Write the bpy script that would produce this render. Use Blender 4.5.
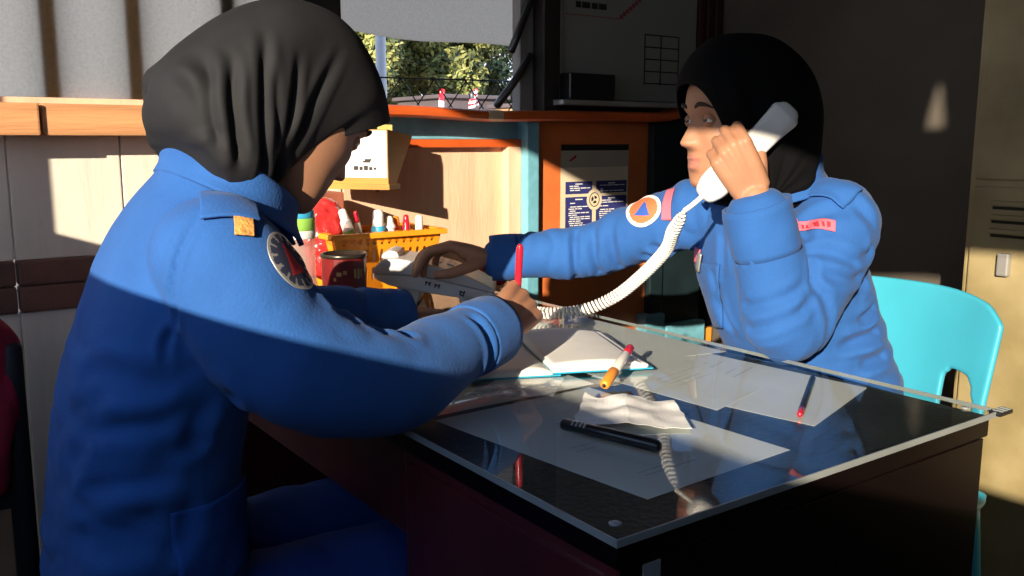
import bpy, bmesh, math, random
import numpy as np
from mathutils import Vector, Matrix, noise
from mathutils.bvhtree import BVHTree

for o in list(bpy.data.objects):
    bpy.data.objects.remove(o)
S = bpy.context.scene
COL = S.collection
random.seed(4)
RNG = np.random.default_rng(7)

# ------------------------------------------------------------------ camera, sky, sun, exposure
# room axes: X runs across the desk towards the woman with the handset, Y runs to the window wall, Z up, metres
cd = bpy.data.cameras.new('camera')
cam = bpy.data.objects.new('camera', cd); COL.objects.link(cam)
cam.location = (-0.501, -0.546, 1.09)
cam.rotation_euler = (math.pi / 2 - math.atan(148 / 906), 0, -math.atan2(0.581, 0.814))
cd.sensor_width = 36.0
cd.lens = 36.0 * 906 / 1024
cd.clip_start = 0.02
S.camera = cam

S.view_settings.view_transform = 'Standard'
S.view_settings.look = 'None'
S.view_settings.exposure = 0.0
S.view_settings.gamma = 1.0
S.view_settings.use_curve_mapping = False
try:
    S.cycles.use_denoising = True
    S.cycles.max_bounces = 8
    S.cycles.transparent_max_bounces = 16
except Exception:
    pass

W = bpy.data.worlds.new('sky'); S.world = W
W.use_nodes = True
nt = W.node_tree; nt.nodes.clear()
tc = nt.nodes.new('ShaderNodeTexCoord'); sx = nt.nodes.new('ShaderNodeSeparateXYZ')
rp = nt.nodes.new('ShaderNodeValToRGB'); bg = nt.nodes.new('ShaderNodeBackground'); ow = nt.nodes.new('ShaderNodeOutputWorld')
rp.color_ramp.elements[0].position = 0.0; rp.color_ramp.elements[0].color = (0.70, 0.76, 0.84, 1)
rp.color_ramp.elements[1].position = 0.55; rp.color_ramp.elements[1].color = (0.30, 0.46, 0.80, 1)
nt.links.new(tc.outputs['Generated'], sx.inputs[0]); nt.links.new(sx.outputs['Z'], rp.inputs[0])
nt.links.new(rp.outputs[0], bg.inputs[0]); nt.links.new(bg.outputs[0], ow.inputs[0])
bg.inputs[1].default_value = 2.4

sd = bpy.data.lights.new('sun', 'SUN'); sun = bpy.data.objects.new('sun', sd); COL.objects.link(sun)
SUN_DIR = Vector((0.866, 0.610, -0.300)).normalized()
sun.rotation_euler = SUN_DIR.to_track_quat('-Z', 'Y').to_euler()
sun.location = (-6, -4, 4)
sd.energy = 9.5; sd.color = (1.0, 0.86, 0.67); sd.angle = math.radians(0.55)

# ------------------------------------------------------------------ materials
def mat(name, col, rough=0.6, var=0.12, scale=12.0, bump=0.0, bscale=60.0, metal=0.0, spec=0.5, stretch=(1, 1, 1), sheen=0.0, col2=None, trans=0.0):
    m = bpy.data.materials.new(name); m.use_nodes = True
    t = m.node_tree; b = t.nodes['Principled BSDF']
    b.inputs['Roughness'].default_value = rough; b.inputs['Metallic'].default_value = metal
    b.inputs['Specular IOR Level'].default_value = spec
    if sheen: b.inputs['Sheen Weight'].default_value = sheen
    if trans: b.inputs['Transmission Weight'].default_value = trans
    c = t.nodes.new('ShaderNodeTexCoord'); mp = t.nodes.new('ShaderNodeMapping'); mp.inputs['Scale'].default_value = stretch
    t.links.new(c.outputs['Object'], mp.inputs[0])
    n = t.nodes.new('ShaderNodeTexNoise'); n.inputs['Scale'].default_value = scale; n.inputs['Detail'].default_value = 6
    t.links.new(mp.outputs[0], n.inputs['Vector'])
    r = t.nodes.new('ShaderNodeValToRGB')
    a = col2 if col2 else tuple(max(0, x * (1 - var * 1.6)) for x in col)
    d = col if col2 else tuple(min(1, x * (1 + var)) for x in col)
    r.color_ramp.elements[0].color = (*a, 1); r.color_ramp.elements[1].color = (*d, 1)
    r.color_ramp.elements[0].position = 0.3; r.color_ramp.elements[1].position = 0.7
    t.links.new(n.outputs['Fac'], r.inputs[0]); t.links.new(r.outputs[0], b.inputs['Base Color'])
    if bump:
        n2 = t.nodes.new('ShaderNodeTexNoise'); n2.inputs['Scale'].default_value = bscale; n2.inputs['Detail'].default_value = 4
        t.links.new(mp.outputs[0], n2.inputs['Vector'])
        bp = t.nodes.new('ShaderNodeBump'); bp.inputs['Strength'].default_value = bump; bp.inputs['Distance'].default_value = 0.01
        t.links.new(n2.outputs['Fac'], bp.inputs['Height']); t.links.new(bp.outputs[0], b.inputs['Normal'])
    return m

def mat_thin(name, tint, gloss_rough=0.03, fac=0.12, ior=1.5):
    """thin clear sheet: see-through with a fresnel mirror on it"""
    m = bpy.data.materials.new(name); m.use_nodes = True
    t = m.node_tree; t.nodes.clear()
    o = t.nodes.new('ShaderNodeOutputMaterial'); mx = t.nodes.new('ShaderNodeMixShader')
    tr = t.nodes.new('ShaderNodeBsdfTransparent'); tr.inputs[0].default_value = (*tint, 1)
    gl = t.nodes.new('ShaderNodeBsdfGlossy'); gl.inputs['Roughness'].default_value = gloss_rough
    fr = t.nodes.new('ShaderNodeFresnel'); fr.inputs['IOR'].default_value = ior
    ad = t.nodes.new('ShaderNodeMath'); ad.operation = 'MULTIPLY_ADD'; ad.inputs[1].default_value = 1.0; ad.inputs[2].default_value = fac
    ge = t.nodes.new('ShaderNodeNewGeometry'); fl = t.nodes.new('ShaderNodeMath'); fl.operation = 'SUBTRACT'; fl.inputs[0].default_value = 1.0
    mu = t.nodes.new('ShaderNodeMath'); mu.operation = 'MULTIPLY'
    t.links.new(ge.outputs['Backfacing'], fl.inputs[1])
    t.links.new(fr.outputs[0], ad.inputs[0]); t.links.new(ad.outputs[0], mu.inputs[0]); t.links.new(fl.outputs[0], mu.inputs[1]); t.links.new(mu.outputs[0], mx.inputs[0])
    t.links.new(tr.outputs[0], mx.inputs[1]); t.links.new(gl.outputs[0], mx.inputs[2]); t.links.new(mx.outputs[0], o.inputs[0])
    return m

def mat_frost(name, col, tl=0.6):
    m = bpy.data.materials.new(name); m.use_nodes = True
    t = m.node_tree; t.nodes.clear()
    o = t.nodes.new('ShaderNodeOutputMaterial'); mx = t.nodes.new('ShaderNodeMixShader'); mx.inputs[0].default_value = tl
    d = t.nodes.new('ShaderNodeBsdfDiffuse'); l = t.nodes.new('ShaderNodeBsdfTranslucent')
    n = t.nodes.new('ShaderNodeTexNoise'); n.inputs['Scale'].default_value = 160; n.inputs['Detail'].default_value = 3
    c = t.nodes.new('ShaderNodeTexCoord'); r = t.nodes.new('ShaderNodeValToRGB')
    r.color_ramp.elements[0].color = (*[x * .8 for x in col], 1); r.color_ramp.elements[1].color = (*[min(1, x * 1.15) for x in col], 1)
    t.links.new(c.outputs['Object'], n.inputs['Vector']); t.links.new(n.outputs['Fac'], r.inputs[0])
    t.links.new(r.outputs[0], d.inputs[0]); t.links.new(r.outputs[0], l.inputs[0])
    t.links.new(d.outputs[0], mx.inputs[1]); t.links.new(l.outputs[0], mx.inputs[2]); t.links.new(mx.outputs[0], o.inputs[0])
    return m

def lin(r, g, b):
    f = lambda c: (c / 255 / 12.92) if c <= 10 else ((c / 255 + 0.055) / 1.055) ** 2.4
    return (f(r), f(g), f(b))

M = dict(
    blue=mat('blue_uniform_cloth', (0.026, 0.108, 0.345), 0.85, 0.08, 9, 0.12, 260, sheen=0.06, spec=0.2),
    blue_dark=mat('blue_uniform_seam', (0.026, 0.105, 0.38), 0.85, 0.08, 9, 0.1, 260, spec=0.2),
    trouser=mat('blue_trouser_cloth', (0.014, 0.045, 0.20), 0.85, 0.1, 9, 0.12, 260, spec=0.2),
    hijab=mat('black_scarf_cloth', (0.016, 0.016, 0.018), 0.75, 0.1, 20, 0.06, 400, spec=0.25),
    hijab_deep=mat('jet_black_scarf_cloth', (0.004, 0.004, 0.0045), 0.85, 0.1, 20, 0.06, 400, spec=0.1),
    skin=mat('skin', (0.40, 0.195, 0.112), 0.5, 0.06, 30, 0.03, 300, spec=0.35),
    lip=mat('lip_skin', (0.42, 0.17, 0.12), 0.4, 0.08, 60),
    eyewhite=mat('eye_white', (0.75, 0.72, 0.68), 0.25, 0.03),
    iris=mat('eye_iris', (0.02, 0.012, 0.008), 0.15, 0.1),
    brow=mat('eyebrow_hair', (0.03, 0.018, 0.012), 0.8, 0.2, 200),
    planks=mat('pale_painted_planks', (0.74, 0.68, 0.58), 0.75, 0.14, 5, 0.25, 30, stretch=(1, 1, .25)),
    brick=mat('dark_brick_band', (0.20, 0.095, 0.07), 0.85, 0.2, 9, 0.5, 40, col2=(0.08, 0.05, 0.04)),
    rawwood=mat('raw_sawn_wood', (0.58, 0.28, 0.12), 0.6, 0.22, 5, 0.25, 40, stretch=(.35, 1, 5)),
    ply=mat('pale_plywood', (0.78, 0.50, 0.33), 0.7, 0.14, 5, 0.12, 40, stretch=(3, 1, .5)),
    plyred=mat('reddish_plywood', (0.40, 0.12, 0.07), 0.6, 0.2, 6),
    orange_paint=mat('orange_paint', (0.66, 0.17, 0.045), 0.5, 0.12, 7, 0.08, 40),
    rail=mat('orange_red_gloss_paint', (0.62, 0.105, 0.02), 0.35, 0.14, 8, 0.08, 50),
    teal=mat('worn_teal_paint', (0.16, 0.42, 0.52), 0.5, 0.18, 14, 0.15, 60),
    teal_shaded=mat('shaded_teal_paint', (0.007, 0.018, 0.022), 0.5, 0.2, 8),  # teal darkened to carry the shade on the right-hand posts
    darkwood=mat('dark_stained_wood', (0.018, 0.014, 0.013), 0.6, 0.2, 8),
    jamb=mat('grey_weathered_wood', (0.22, 0.21, 0.20), 0.7, 0.16, 8, 0.2, 50, stretch=(4, 4, .6)),
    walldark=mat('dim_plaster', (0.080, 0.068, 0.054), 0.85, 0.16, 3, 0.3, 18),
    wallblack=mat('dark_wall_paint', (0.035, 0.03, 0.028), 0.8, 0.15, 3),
    ceiling=mat('dark_ceiling_board', (0.04, 0.036, 0.032), 0.85, 0.15, 3),  # board of one dark tone, reflecting little
    floor=mat('worn_cement_floor', (0.09, 0.065, 0.05), 0.7, 0.25, 4, 0.2, 30),
    locker=mat('rusty_yellow_green_metal', (0.36, 0.29, 0.15), 0.5, 0.3, 5, 0.15, 25, col2=(0.17, 0.13, 0.05)),
    lockerdark=mat('locker_slot', (0.02, 0.018, 0.008), 0.8),
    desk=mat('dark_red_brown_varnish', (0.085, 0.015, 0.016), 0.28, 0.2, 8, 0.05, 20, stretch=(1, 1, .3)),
    deskblack=mat('shade_dark_varnish', (0.006, 0.003, 0.003), 0.3, 0.2, 8, spec=.3),  # desk varnish blackened for the shade on its front
    desktop=mat('black_green_desk_cover', (0.016, 0.018, 0.015), 0.5, 0.35, 30, 0.2, 120),
    edge=mat('ground_glass_edge', (0.24, 0.26, 0.255), 0.3, 0.1),
    paper=mat('white_paper', (0.80, 0.79, 0.76), 0.7, 0.03, 20),
    paperglass=mat('grey_printed_paper', (0.74, 0.73, 0.72), 0.7, 0.04, 6),
    paperpage=mat('creamy_notebook_paper', (0.83, 0.80, 0.72), 0.7, 0.03, 8),
    ink=mat('grey_ink', (0.50, 0.50, 0.52), 0.7, 0.1),
    cyan=mat('cyan_notebook_cover', (0.02, 0.33, 0.50), 0.4, 0.05),
    black=mat('black_plastic', (0.012, 0.012, 0.013), 0.3, 0.1),
    silver=mat('silver_print', (0.65, 0.66, 0.68), 0.3, 0.05, metal=0.6),
    redpen=mat('red_plastic', (0.55, 0.015, 0.035), 0.25, 0.08),
    orangegrip=mat('orange_rubber', (0.85, 0.30, 0.035), 0.4, 0.05),
    clear=mat('clear_pen_barrel', (0.75, 0.72, 0.66), 0.15, 0.05),
    navy=mat('navy_plastic', (0.012, 0.016, 0.04), 0.35, 0.1),
    phone=mat('light_grey_phone_plastic', (0.62, 0.61, 0.58), 0.4, 0.04),
    handset=mat('white_phone_plastic', (0.74, 0.73, 0.70), 0.35, 0.03),
    cord=mat('white_cord', (0.78, 0.76, 0.70), 0.45, 0.04),
    basket=mat('orange_basket_plastic', (0.90, 0.33, 0.015), 0.4, 0.06),
    can=mat('dark_red_tin', (0.16, 0.012, 0.012), 0.35, 0.15, 30),
    tin=mat('tin_metal', (0.10, 0.09, 0.07), 0.3, 0.1, metal=0.8),
    gold=mat('gold_print', (0.55, 0.30, 0.10), 0.4, 0.1),
    white=mat('white_plastic', (0.82, 0.81, 0.78), 0.4, 0.03),
    bluelab=mat('blue_label', (0.05, 0.38, 0.62), 0.4, 0.05),
    greenlab=mat('green_label', (0.30, 0.58, 0.10), 0.4, 0.05),
    pink=mat('pink_plastic', (0.85, 0.06, 0.22), 0.3, 0.1),
    redbag=mat('red_plastic_bag', (0.55, 0.03, 0.03), 0.25, 0.15, 15, 0.4, 50),
    chair=mat('cyan_chair_plastic', (0.05, 0.38, 0.52), 0.35, 0.06, 6, 0.03, 60),
    boxwood=mat('brown_varnished_box', (0.42, 0.21, 0.035), 0.45, 0.15, 6, stretch=(1, 1, 4)),
    yellow=mat('yellow_tape', (0.80, 0.60, 0.20), 0.5, 0.05),
    cream=mat('cream_poster_paper', (0.72, 0.60, 0.42), 0.55, 0.05, 6),
    posterblue=mat('poster_navy_ink', (0.030, 0.035, 0.16), 0.5, 0.06),
    postershade=mat('poster_shaded_paper', (0.42, 0.38, 0.30), 0.55, 0.05),  # white upper section greyed to carry the shade on it
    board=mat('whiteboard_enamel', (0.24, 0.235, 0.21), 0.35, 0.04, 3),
    redink=mat('red_marker_ink', (0.30, 0.05, 0.05), 0.5),
    alu=mat('aluminium_trim', (0.42, 0.41, 0.39), 0.4, 0.05, metal=0.5),
    tape=mat('clear_brown_tape', (0.62, 0.44, 0.30), 0.3, 0.05),
    redcloth=mat('dark_red_cloth', (0.42, 0.010, 0.035), 0.9, 0.25, 14, 0.4, 60),
    badgew=mat('badge_white_thread', (0.80, 0.78, 0.75), 0.8, 0.04),
    badgeo=mat('badge_orange_thread', (0.75, 0.16, 0.06), 0.8, 0.08),
    badgeb=mat('badge_blue_thread', (0.03, 0.10, 0.42), 0.8, 0.08),
    badger=mat('badge_red_thread', (0.45, 0.02, 0.03), 0.8, 0.08),
    badgek=mat('badge_dark_thread', (0.02, 0.025, 0.06), 0.8, 0.08),
    pinktape=mat('pink_name_tape', (0.62, 0.14, 0.20), 0.8, 0.06),
    goldpin=mat('gold_insignia', (0.75, 0.36, 0.10), 0.35, 0.15, 80, 0.4, 150),
    bead=mat('purple_beads', (0.35, 0.06, 0.42), 0.2, 0.1),
    bark=mat('bark', (0.14, 0.09, 0.05), 0.9, 0.3, 10, 0.5, 20),
    leaf_a=mat('olive_leaves', (0.19, 0.21, 0.06), 0.6, 0.3, 2),
    leaf_b=mat('bright_leaves', (0.36, 0.36, 0.11), 0.6, 0.3, 2),
    leaf_c=mat('dark_leaves', (0.05, 0.075, 0.025), 0.6, 0.3, 2),
    soil=mat('dry_ground', (0.22, 0.15, 0.09), 0.9, 0.3, 1),
    mauve=mat('mauve_grey_wall', (0.11, 0.09, 0.095), 0.8, 0.1, 2),
    tan=mat('tan_plaster', (0.50, 0.30, 0.15), 0.8, 0.1, 2),
    greypaint=mat('grey_steel', (0.40, 0.42, 0.46), 0.4, 0.08),
    stoolp=mat('dark_stool_plastic', (0.02, 0.02, 0.025), 0.5, 0.1),
    shoe=mat('black_leather', (0.015, 0.014, 0.013), 0.35, 0.1),
)
M['glass'] = mat_thin('desk_glass', (0.95, 0.97, 0.96), 0.03, 0.0, 1.5)
M['film'] = mat_thin('clear_plastic_film', (0.92, 0.92, 0.92), 0.10, 0.14, 1.4)
t = M['film'].node_tree; o_ = [n for n in t.nodes if n.type == 'OUTPUT_MATERIAL'][0]; old = o_.inputs[0].links[0].from_socket
m2 = t.nodes.new('ShaderNodeMixShader'); d2 = t.nodes.new('ShaderNodeBsdfDiffuse'); d2.inputs[0].default_value = (.85, .85, .84, 1); m2.inputs[0].default_value = .22
t.links.new(old, m2.inputs[1]); t.links.new(d2.outputs[0], m2.inputs[2]); t.links.new(m2.outputs[0], o_.inputs[0])
M['bottle'] = mat_thin('clear_bottle_plastic', (0.93, 0.86, 0.82), 0.08, 0.10, 1.4)
M['frost'] = mat_frost('grey_frosted_sheet', (0.86, 0.78, 0.66), 1.0)
M['frostw'] = mat_frost('pale_frosted_sheet', (0.85, 0.83, 0.78), 0.8)
M['awning'] = mat_frost('grey_awning_sheet', (0.72, 0.64, 0.54), 0.8)

def hazed(m, f, col=(.85, .85, .84)):
    t = m.node_tree; o_ = [n for n in t.nodes if n.type == 'OUTPUT_MATERIAL'][0]; old = o_.inputs[0].links[0].from_socket
    m2 = t.nodes.new('ShaderNodeMixShader'); d2 = t.nodes.new('ShaderNodeBsdfTranslucent'); d3 = t.nodes.new('ShaderNodeBsdfDiffuse'); m3 = t.nodes.new('ShaderNodeMixShader')
    d2.inputs[0].default_value = (*col, 1); d3.inputs[0].default_value = (*col, 1); m2.inputs[0].default_value = f
    t.links.new(d2.outputs[0], m3.inputs[1]); t.links.new(d3.outputs[0], m3.inputs[2])
    t.links.new(old, m2.inputs[1]); t.links.new(m3.outputs[0], m2.inputs[2]); t.links.new(m2.outputs[0], o_.inputs[0])
hazed(M['bottle'], .30, (.90, .84, .80))

# ------------------------------------------------------------------ helpers
LOC = {}
DG = lambda: bpy.context.evaluated_depsgraph_get()

def base_of(o):
    return LOC.get(o.name, Vector((0, 0, 0)))

def link(name, me, mats=(), parent=None, loc=None, smooth=False):
    for m in (mats if isinstance(mats, (list, tuple)) else [mats]):
        me.materials.append(M[m] if isinstance(m, str) else m)
    o = bpy.data.objects.new(name, me); COL.objects.link(o)
    if parent is not None:
        b = base_of(parent); me.transform(Matrix.Translation(-b)); o.parent = parent; LOC[o.name] = b
    elif loc is not None:
        me.transform(Matrix.Translation(-Vector(loc))); o.location = loc; LOC[o.name] = Vector(loc)
    if smooth:
        me.polygons.foreach_set('use_smooth', [True] * len(me.polygons))
    me.update()
    return o

def tag(o, label=None, cat=None, group=None, kind=None):
    if label: o['label'] = label
    if cat: o['category'] = cat
    if group: o['group'] = group
    if kind: o['kind'] = kind
    return o

def thing(name, loc, label, cat, group=None):
    o = bpy.data.objects.new(name, None); COL.objects.link(o)
    o.location = loc; o.empty_display_size = 0.02; LOC[o.name] = Vector(loc)
    return tag(o, label, cat, group)

def from_bm(bm, smooth_angle=None):
    bmesh.ops.recalc_face_normals(bm, faces=bm.faces)
    me = bpy.data.meshes.new('mesh'); bm.to_mesh(me); bm.free()
    return me

def bm_box(bm, lo, hi, bev=0.0, mi=0, mtx=None, seg=2):
    b = bmesh.new()
    bmesh.ops.create_cube(b, size=1.0)
    lo = Vector(lo); hi = Vector(hi)
    for v in b.verts:
        v.co = Vector(((v.co.x + .5) * (hi.x - lo.x) + lo.x, (v.co.y + .5) * (hi.y - lo.y) + lo.y, (v.co.z + .5) * (hi.z - lo.z) + lo.z))
    if bev > 0:
        bmesh.ops.bevel(b, geom=list(b.edges) + list(b.verts), offset=bev, segments=seg, profile=0.6, affect='EDGES')
    merge(bm, b, mi, mtx)

def merge(bm, b, mi=0, mtx=None):
    if mtx is not None:
        bmesh.ops.transform(b, matrix=mtx, verts=b.verts)
    vm = {}
    for v in b.verts: vm[v] = bm.verts.new(v.co)
    for f in b.faces:
        try:
            nf = bm.faces.new([vm[v] for v in f.verts]); nf.material_index = mi; nf.smooth = f.smooth
        except ValueError:
            pass
    b.free()

def box(name, lo, hi, m, parent=None, bev=0.003, loc=None, mtx=None):
    bm = bmesh.new(); bm_box(bm, lo, hi, bev, 0, mtx)
    return link(name, from_bm(bm), m, parent, loc)

def catmull(P, sub):
    P = np.asarray(P, float)
    if len(P) < 3:
        t = np.linspace(0, 1, sub + 1)[:, None]
        return P[0] * (1 - t) + P[-1] * t
    Q = np.vstack([2 * P[0] - P[1], P, 2 * P[-1] - P[-2]])
    out = []
    for i in range(1, len(Q) - 2):
        p0, p1, p2, p3 = Q[i - 1], Q[i], Q[i + 1], Q[i + 2]
        for k in range(sub):
            t = k / sub
            out.append(0.5 * ((2 * p1) + (-p0 + p2) * t + (2 * p0 - 5 * p1 + 4 * p2 - p3) * t * t + (-p0 + 3 * p1 - 3 * p2 + p3) * t ** 3))
    out.append(Q[-2])
    return np.array(out)

def tube(P, RX, RY=None, side=(0, 0, 1), n=20, sub=6, cap=True, power=2.0):
    """smooth tube through P; RX along 'side', RY across. returns verts, faces"""
    RY = RX if RY is None else RY
    m = len(P)
    RX = np.full(m, RX) if np.isscalar(RX) else np.asarray(RX, float)
    RY = np.full(m, RY) if np.isscalar(RY) else np.asarray(RY, float)
    C = catmull(np.column_stack([np.asarray(P, float), RX, RY]), sub)
    P3, rx, ry = C[:, :3], C[:, 3], C[:, 4]
    T = np.gradient(P3, axis=0); T /= np.linalg.norm(T, axis=1)[:, None]
    side = np.asarray(side, float)
    rings = []
    prev = None
    ang = np.linspace(0, 2 * np.pi, n, endpoint=False)
    ca, sa = np.cos(ang), np.sin(ang)
    if power != 2.0:
        ca = np.sign(ca) * np.abs(ca) ** (2 / power); sa = np.sign(sa) * np.abs(sa) ** (2 / power)
    def frame(i):
        s = side - T[i] * side.dot(T[i])
        l = np.linalg.norm(s)
        if l < 0.15 and prev is not None:
            s = prev - T[i] * prev.dot(T[i]); l = np.linalg.norm(s)
        s = s / max(l, 1e-6)
        return s, np.cross(T[i], s)
    L = len(P3)
    for i in range(L):
        s, u = frame(i); prev = s
        if cap and i == 0:
            for k in (0.35, 0.75):
                q = math.sqrt(1 - k * k) if k < 1 else 0
                rings.append(P3[0] - T[0] * min(rx[0], ry[0]) * q * 0.6 + np.outer(ca * k, s * rx[0]) + np.outer(sa * k, u * ry[0]))
        rings.append(P3[i] + np.outer(ca, s * rx[i]) + np.outer(sa, u * ry[i]))
        if cap and i == L - 1:
            for k in (0.75, 0.35):
                q = math.sqrt(1 - k * k)
                rings.append(P3[i] + T[i] * min(rx[i], ry[i]) * q * 0.6 + np.outer(ca * k, s * rx[i]) + np.outer(sa * k, u * ry[i]))
    V = np.vstack(rings); nr = len(rings)
    F = []
    for i in range(nr - 1):
        for j in range(n):
            k = (j + 1) % n
            F.append((i * n + j, i * n + k, (i + 1) * n + k, (i + 1) * n + j))
    if cap:
        F.append(tuple(range(n - 1, -1, -1))); F.append(tuple((nr - 1) * n + j for j in range(n)))
    return V, F

def me_from(parts):
    vs, fs, off = [], [], 0
    for V, F in parts:
        vs.append(np.asarray(V)); fs += [tuple(int(i) + off for i in f) for f in F]; off += len(V)
    me = bpy.data.meshes.new('mesh'); me.from_pydata(np.vstack(vs).tolist(), [], fs); me.update()
    return me

def fixed(me):
    bm = bmesh.new(); bm.from_mesh(me); bmesh.ops.recalc_face_normals(bm, faces=bm.faces); bm.to_mesh(me); bm.free(); return me

def apply_mods(me, mods):
    o = bpy.data.objects.new('work', me); COL.objects.link(o)
    for kind, kw in mods:
        md = o.modifiers.new('m', kind)
        for k, v in kw.items(): setattr(md, k, v)
    dg = DG(); dg.update()
    r = bpy.data.meshes.new_from_object(o.evaluated_get(dg))
    bpy.data.objects.remove(o); bpy.data.meshes.remove(me)
    return r

def remesh(parts, voxel, smooth=4, fac=0.5):
    me = fixed(me_from(parts))
    return apply_mods(me, [('REMESH', dict(mode='VOXEL', voxel_size=voxel, adaptivity=0.0)), ('SMOOTH', dict(iterations=smooth, factor=fac))])

def coords(me):
    a = np.empty(len(me.vertices) * 3); me.vertices.foreach_get('co', a); return a.reshape(-1, 3)
def normals(me):
    a = np.empty(len(me.vertices) * 3); me.vertices.foreach_get('normal', a); return a.reshape(-1, 3)
def setco(me, a):
    me.vertices.foreach_set('co', np.ascontiguousarray(a, dtype=np.float64).ravel()); me.update()

def vnoise(p, seed=0):
    """vectorised value noise, -1..1"""
    p = p + seed * 17.31
    i = np.floor(p).astype(np.int64); f = p - i; f = f * f * (3 - 2 * f)
    def h(ix, iy, iz):
        n = (ix * 374761393 + iy * 668265263 + iz * 1274126177 + seed * 974711) & 0x7fffffff
        n = ((n ^ (n >> 13)) * 1103515245) & 0x7fffffff
        n = (n ^ (n >> 16)) & 0xffff
        return n / 32767.5 - 1
    r = 0
    for dx in (0, 1):
        for dy in (0, 1):
            for dz in (0, 1):
                w = (f[:, 0] if dx else 1 - f[:, 0]) * (f[:, 1] if dy else 1 - f[:, 1]) * (f[:, 2] if dz else 1 - f[:, 2])
                r = r + w * h(i[:, 0] + dx, i[:, 1] + dy, i[:, 2] + dz)
    return r

def seg_dist(p, a, b):
    a = np.asarray(a, float); b = np.asarray(b, float); ab = b - a
    t = np.clip(((p - a) @ ab) / ab.dot(ab), 0, 1)
    return np.linalg.norm(p - (a + t[:, None] * ab), axis=1), t

def creases(me, lines):
    """press fold lines into a cloth mesh: (polyline, width, depth)"""
    p = coords(me); n = normals(me); d = np.zeros(len(p))
    bvh = shirt_bvh(me)
    for pl, w, dep in lines:
        pl = [tuple(bvh.find_nearest(Vector(q))[0]) for q in (catmull(pl, 2) if len(pl) > 2 else pl)]
        best = np.full(len(p), 9.0); ft = np.zeros(len(p)); pl = catmull(pl, 5) if len(pl) > 2 else np.asarray(pl, float)
        m = len(pl) - 1
        for i in range(m):
            q, t = seg_dist(p, pl[i], pl[i + 1])
            k = q < best; best = np.where(k, q, best); ft = np.where(k, (i + t) / m, ft)
        fade = np.clip(np.sin(np.pi * np.clip(ft, .02, .98)) * 1.6, 0, 1)
        x = best / w
        d += fade * dep * (-np.exp(-x * x) + 0.55 * np.exp(-((x - 1.9) / .9) ** 2))
    setco(me, p + n * d[:, None])

def limb_folds(me, segs):
    """wrinkles running round limbs: (p0,p1,amp,freq_along,freq_across,seed)"""
    p = coords(me); n = normals(me)
    D = np.stack([seg_dist(p, s[0], s[1])[0] for s in segs]); w = 1 / (D + .02) ** 6; w /= w.sum(0)
    d = np.zeros(len(p))
    for k, (a, b, amp, fa, fc, seed) in enumerate(segs):
        ax = np.asarray(b, float) - np.asarray(a, float); ax /= np.linalg.norm(ax)
        al = (p - np.asarray(a)) @ ax
        wob = vnoise(p * 9, seed + 5) * 0.035
        q = p * fc; q = q + np.outer((al + wob) * (fa - fc), ax)
        v = vnoise(q, seed) + 0.5 * vnoise(q * 2.1, seed + 1)
        v = np.abs(v)  # rounded ridges with sharper valleys
        d += w[k] * amp * (v - 0.35)
    setco(me, p + n * d[:, None])

def basis(x, up=(0, 0, 1)):
    x = np.asarray(x, float); x /= np.linalg.norm(x); up = np.asarray(up, float)
    y = np.cross(up, x); y /= np.linalg.norm(y); z = np.cross(x, y)
    return x, y, z

def tube_obj(name, P, r, m, parent=None, n=10, sub=4, loc=None, **k):
    return link(name, fixed(me_from([tube(P, r, n=n, sub=sub, **k)])), m, parent, loc, smooth=True)

def lathe(prof, c, n=28):
    """profile [(r,z)] about the vertical axis at c"""
    V, F = [], []
    for r, z in prof:
        for j in range(n):
            a = 2 * math.pi * j / n
            V.append((c[0] + r * math.cos(a), c[1] + r * math.sin(a), c[2] + z))
    m = len(prof)
    for i in range(m - 1):
        for j in range(n):
            k = (j + 1) % n; F.append((i * n + j, i * n + k, (i + 1) * n + k, (i + 1) * n + j))
    F.append(tuple(range(n - 1, -1, -1))); F.append(tuple((m - 1) * n + j for j in range(n)))
    return np.array(V), F

def plate(outline, holes, thick, mtx):
    """flat plate with holes, outline in 2-D, thickness either side"""
    cu = bpy.data.curves.new('c', 'CURVE'); cu.dimensions = '2D'; cu.fill_mode = 'BOTH'; cu.extrude = thick / 2
    for pl in [outline] + list(holes):
        sp = cu.splines.new('POLY'); sp.points.add(len(pl) - 1); sp.use_cyclic_u = True
        for q, (x, y) in zip(sp.points, pl): q.co = (x, y, 0, 1)
    o = bpy.data.objects.new('work', cu); COL.objects.link(o)
    dg = DG(); dg.update()
    me = bpy.data.meshes.new_from_object(o.evaluated_get(dg))
    bpy.data.objects.remove(o); bpy.data.curves.remove(cu)
    me.transform(mtx); me.materials.clear()
    return me

XZ = lambda y: Matrix(((1, 0, 0, 0), (0, 0, -1, y), (0, 1, 0, 0), (0, 0, 0, 1)))      # plate (x,z) standing at Y=y
YZ = lambda x: Matrix(((0, 0, 1, x), (1, 0, 0, 0), (0, 1, 0, 0), (0, 0, 0, 1)))       # plate (y,z) standing at X=x

def rects(name, frame, items, mats, parent=None, loc=None, back=None):
    """print laid on a sheet: frame=(origin,u,v,n); items=(u0,v0,u1,v1,material index,lift) -> one mesh of thin raised slips"""
    o, u, v, n = [Vector(q) for q in frame]
    bm = bmesh.new()
    mt = Matrix((u, v, n)).transposed().to_4x4(); mt.translation = o
    for u0, v0, u1, v1, mi, lift in items:
        bm_box(bm, (u0, v0, 0), (u1, v1, lift), 0, mi, mt)
    return link(name, from_bm(bm), mats, parent, loc)

# ------------------------------------------------------------------ the room
YB = 1.60      # inner face of the window wall
XR, XL, YN, ZC = 1.85, -0.90, -2.3, 2.35

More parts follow.
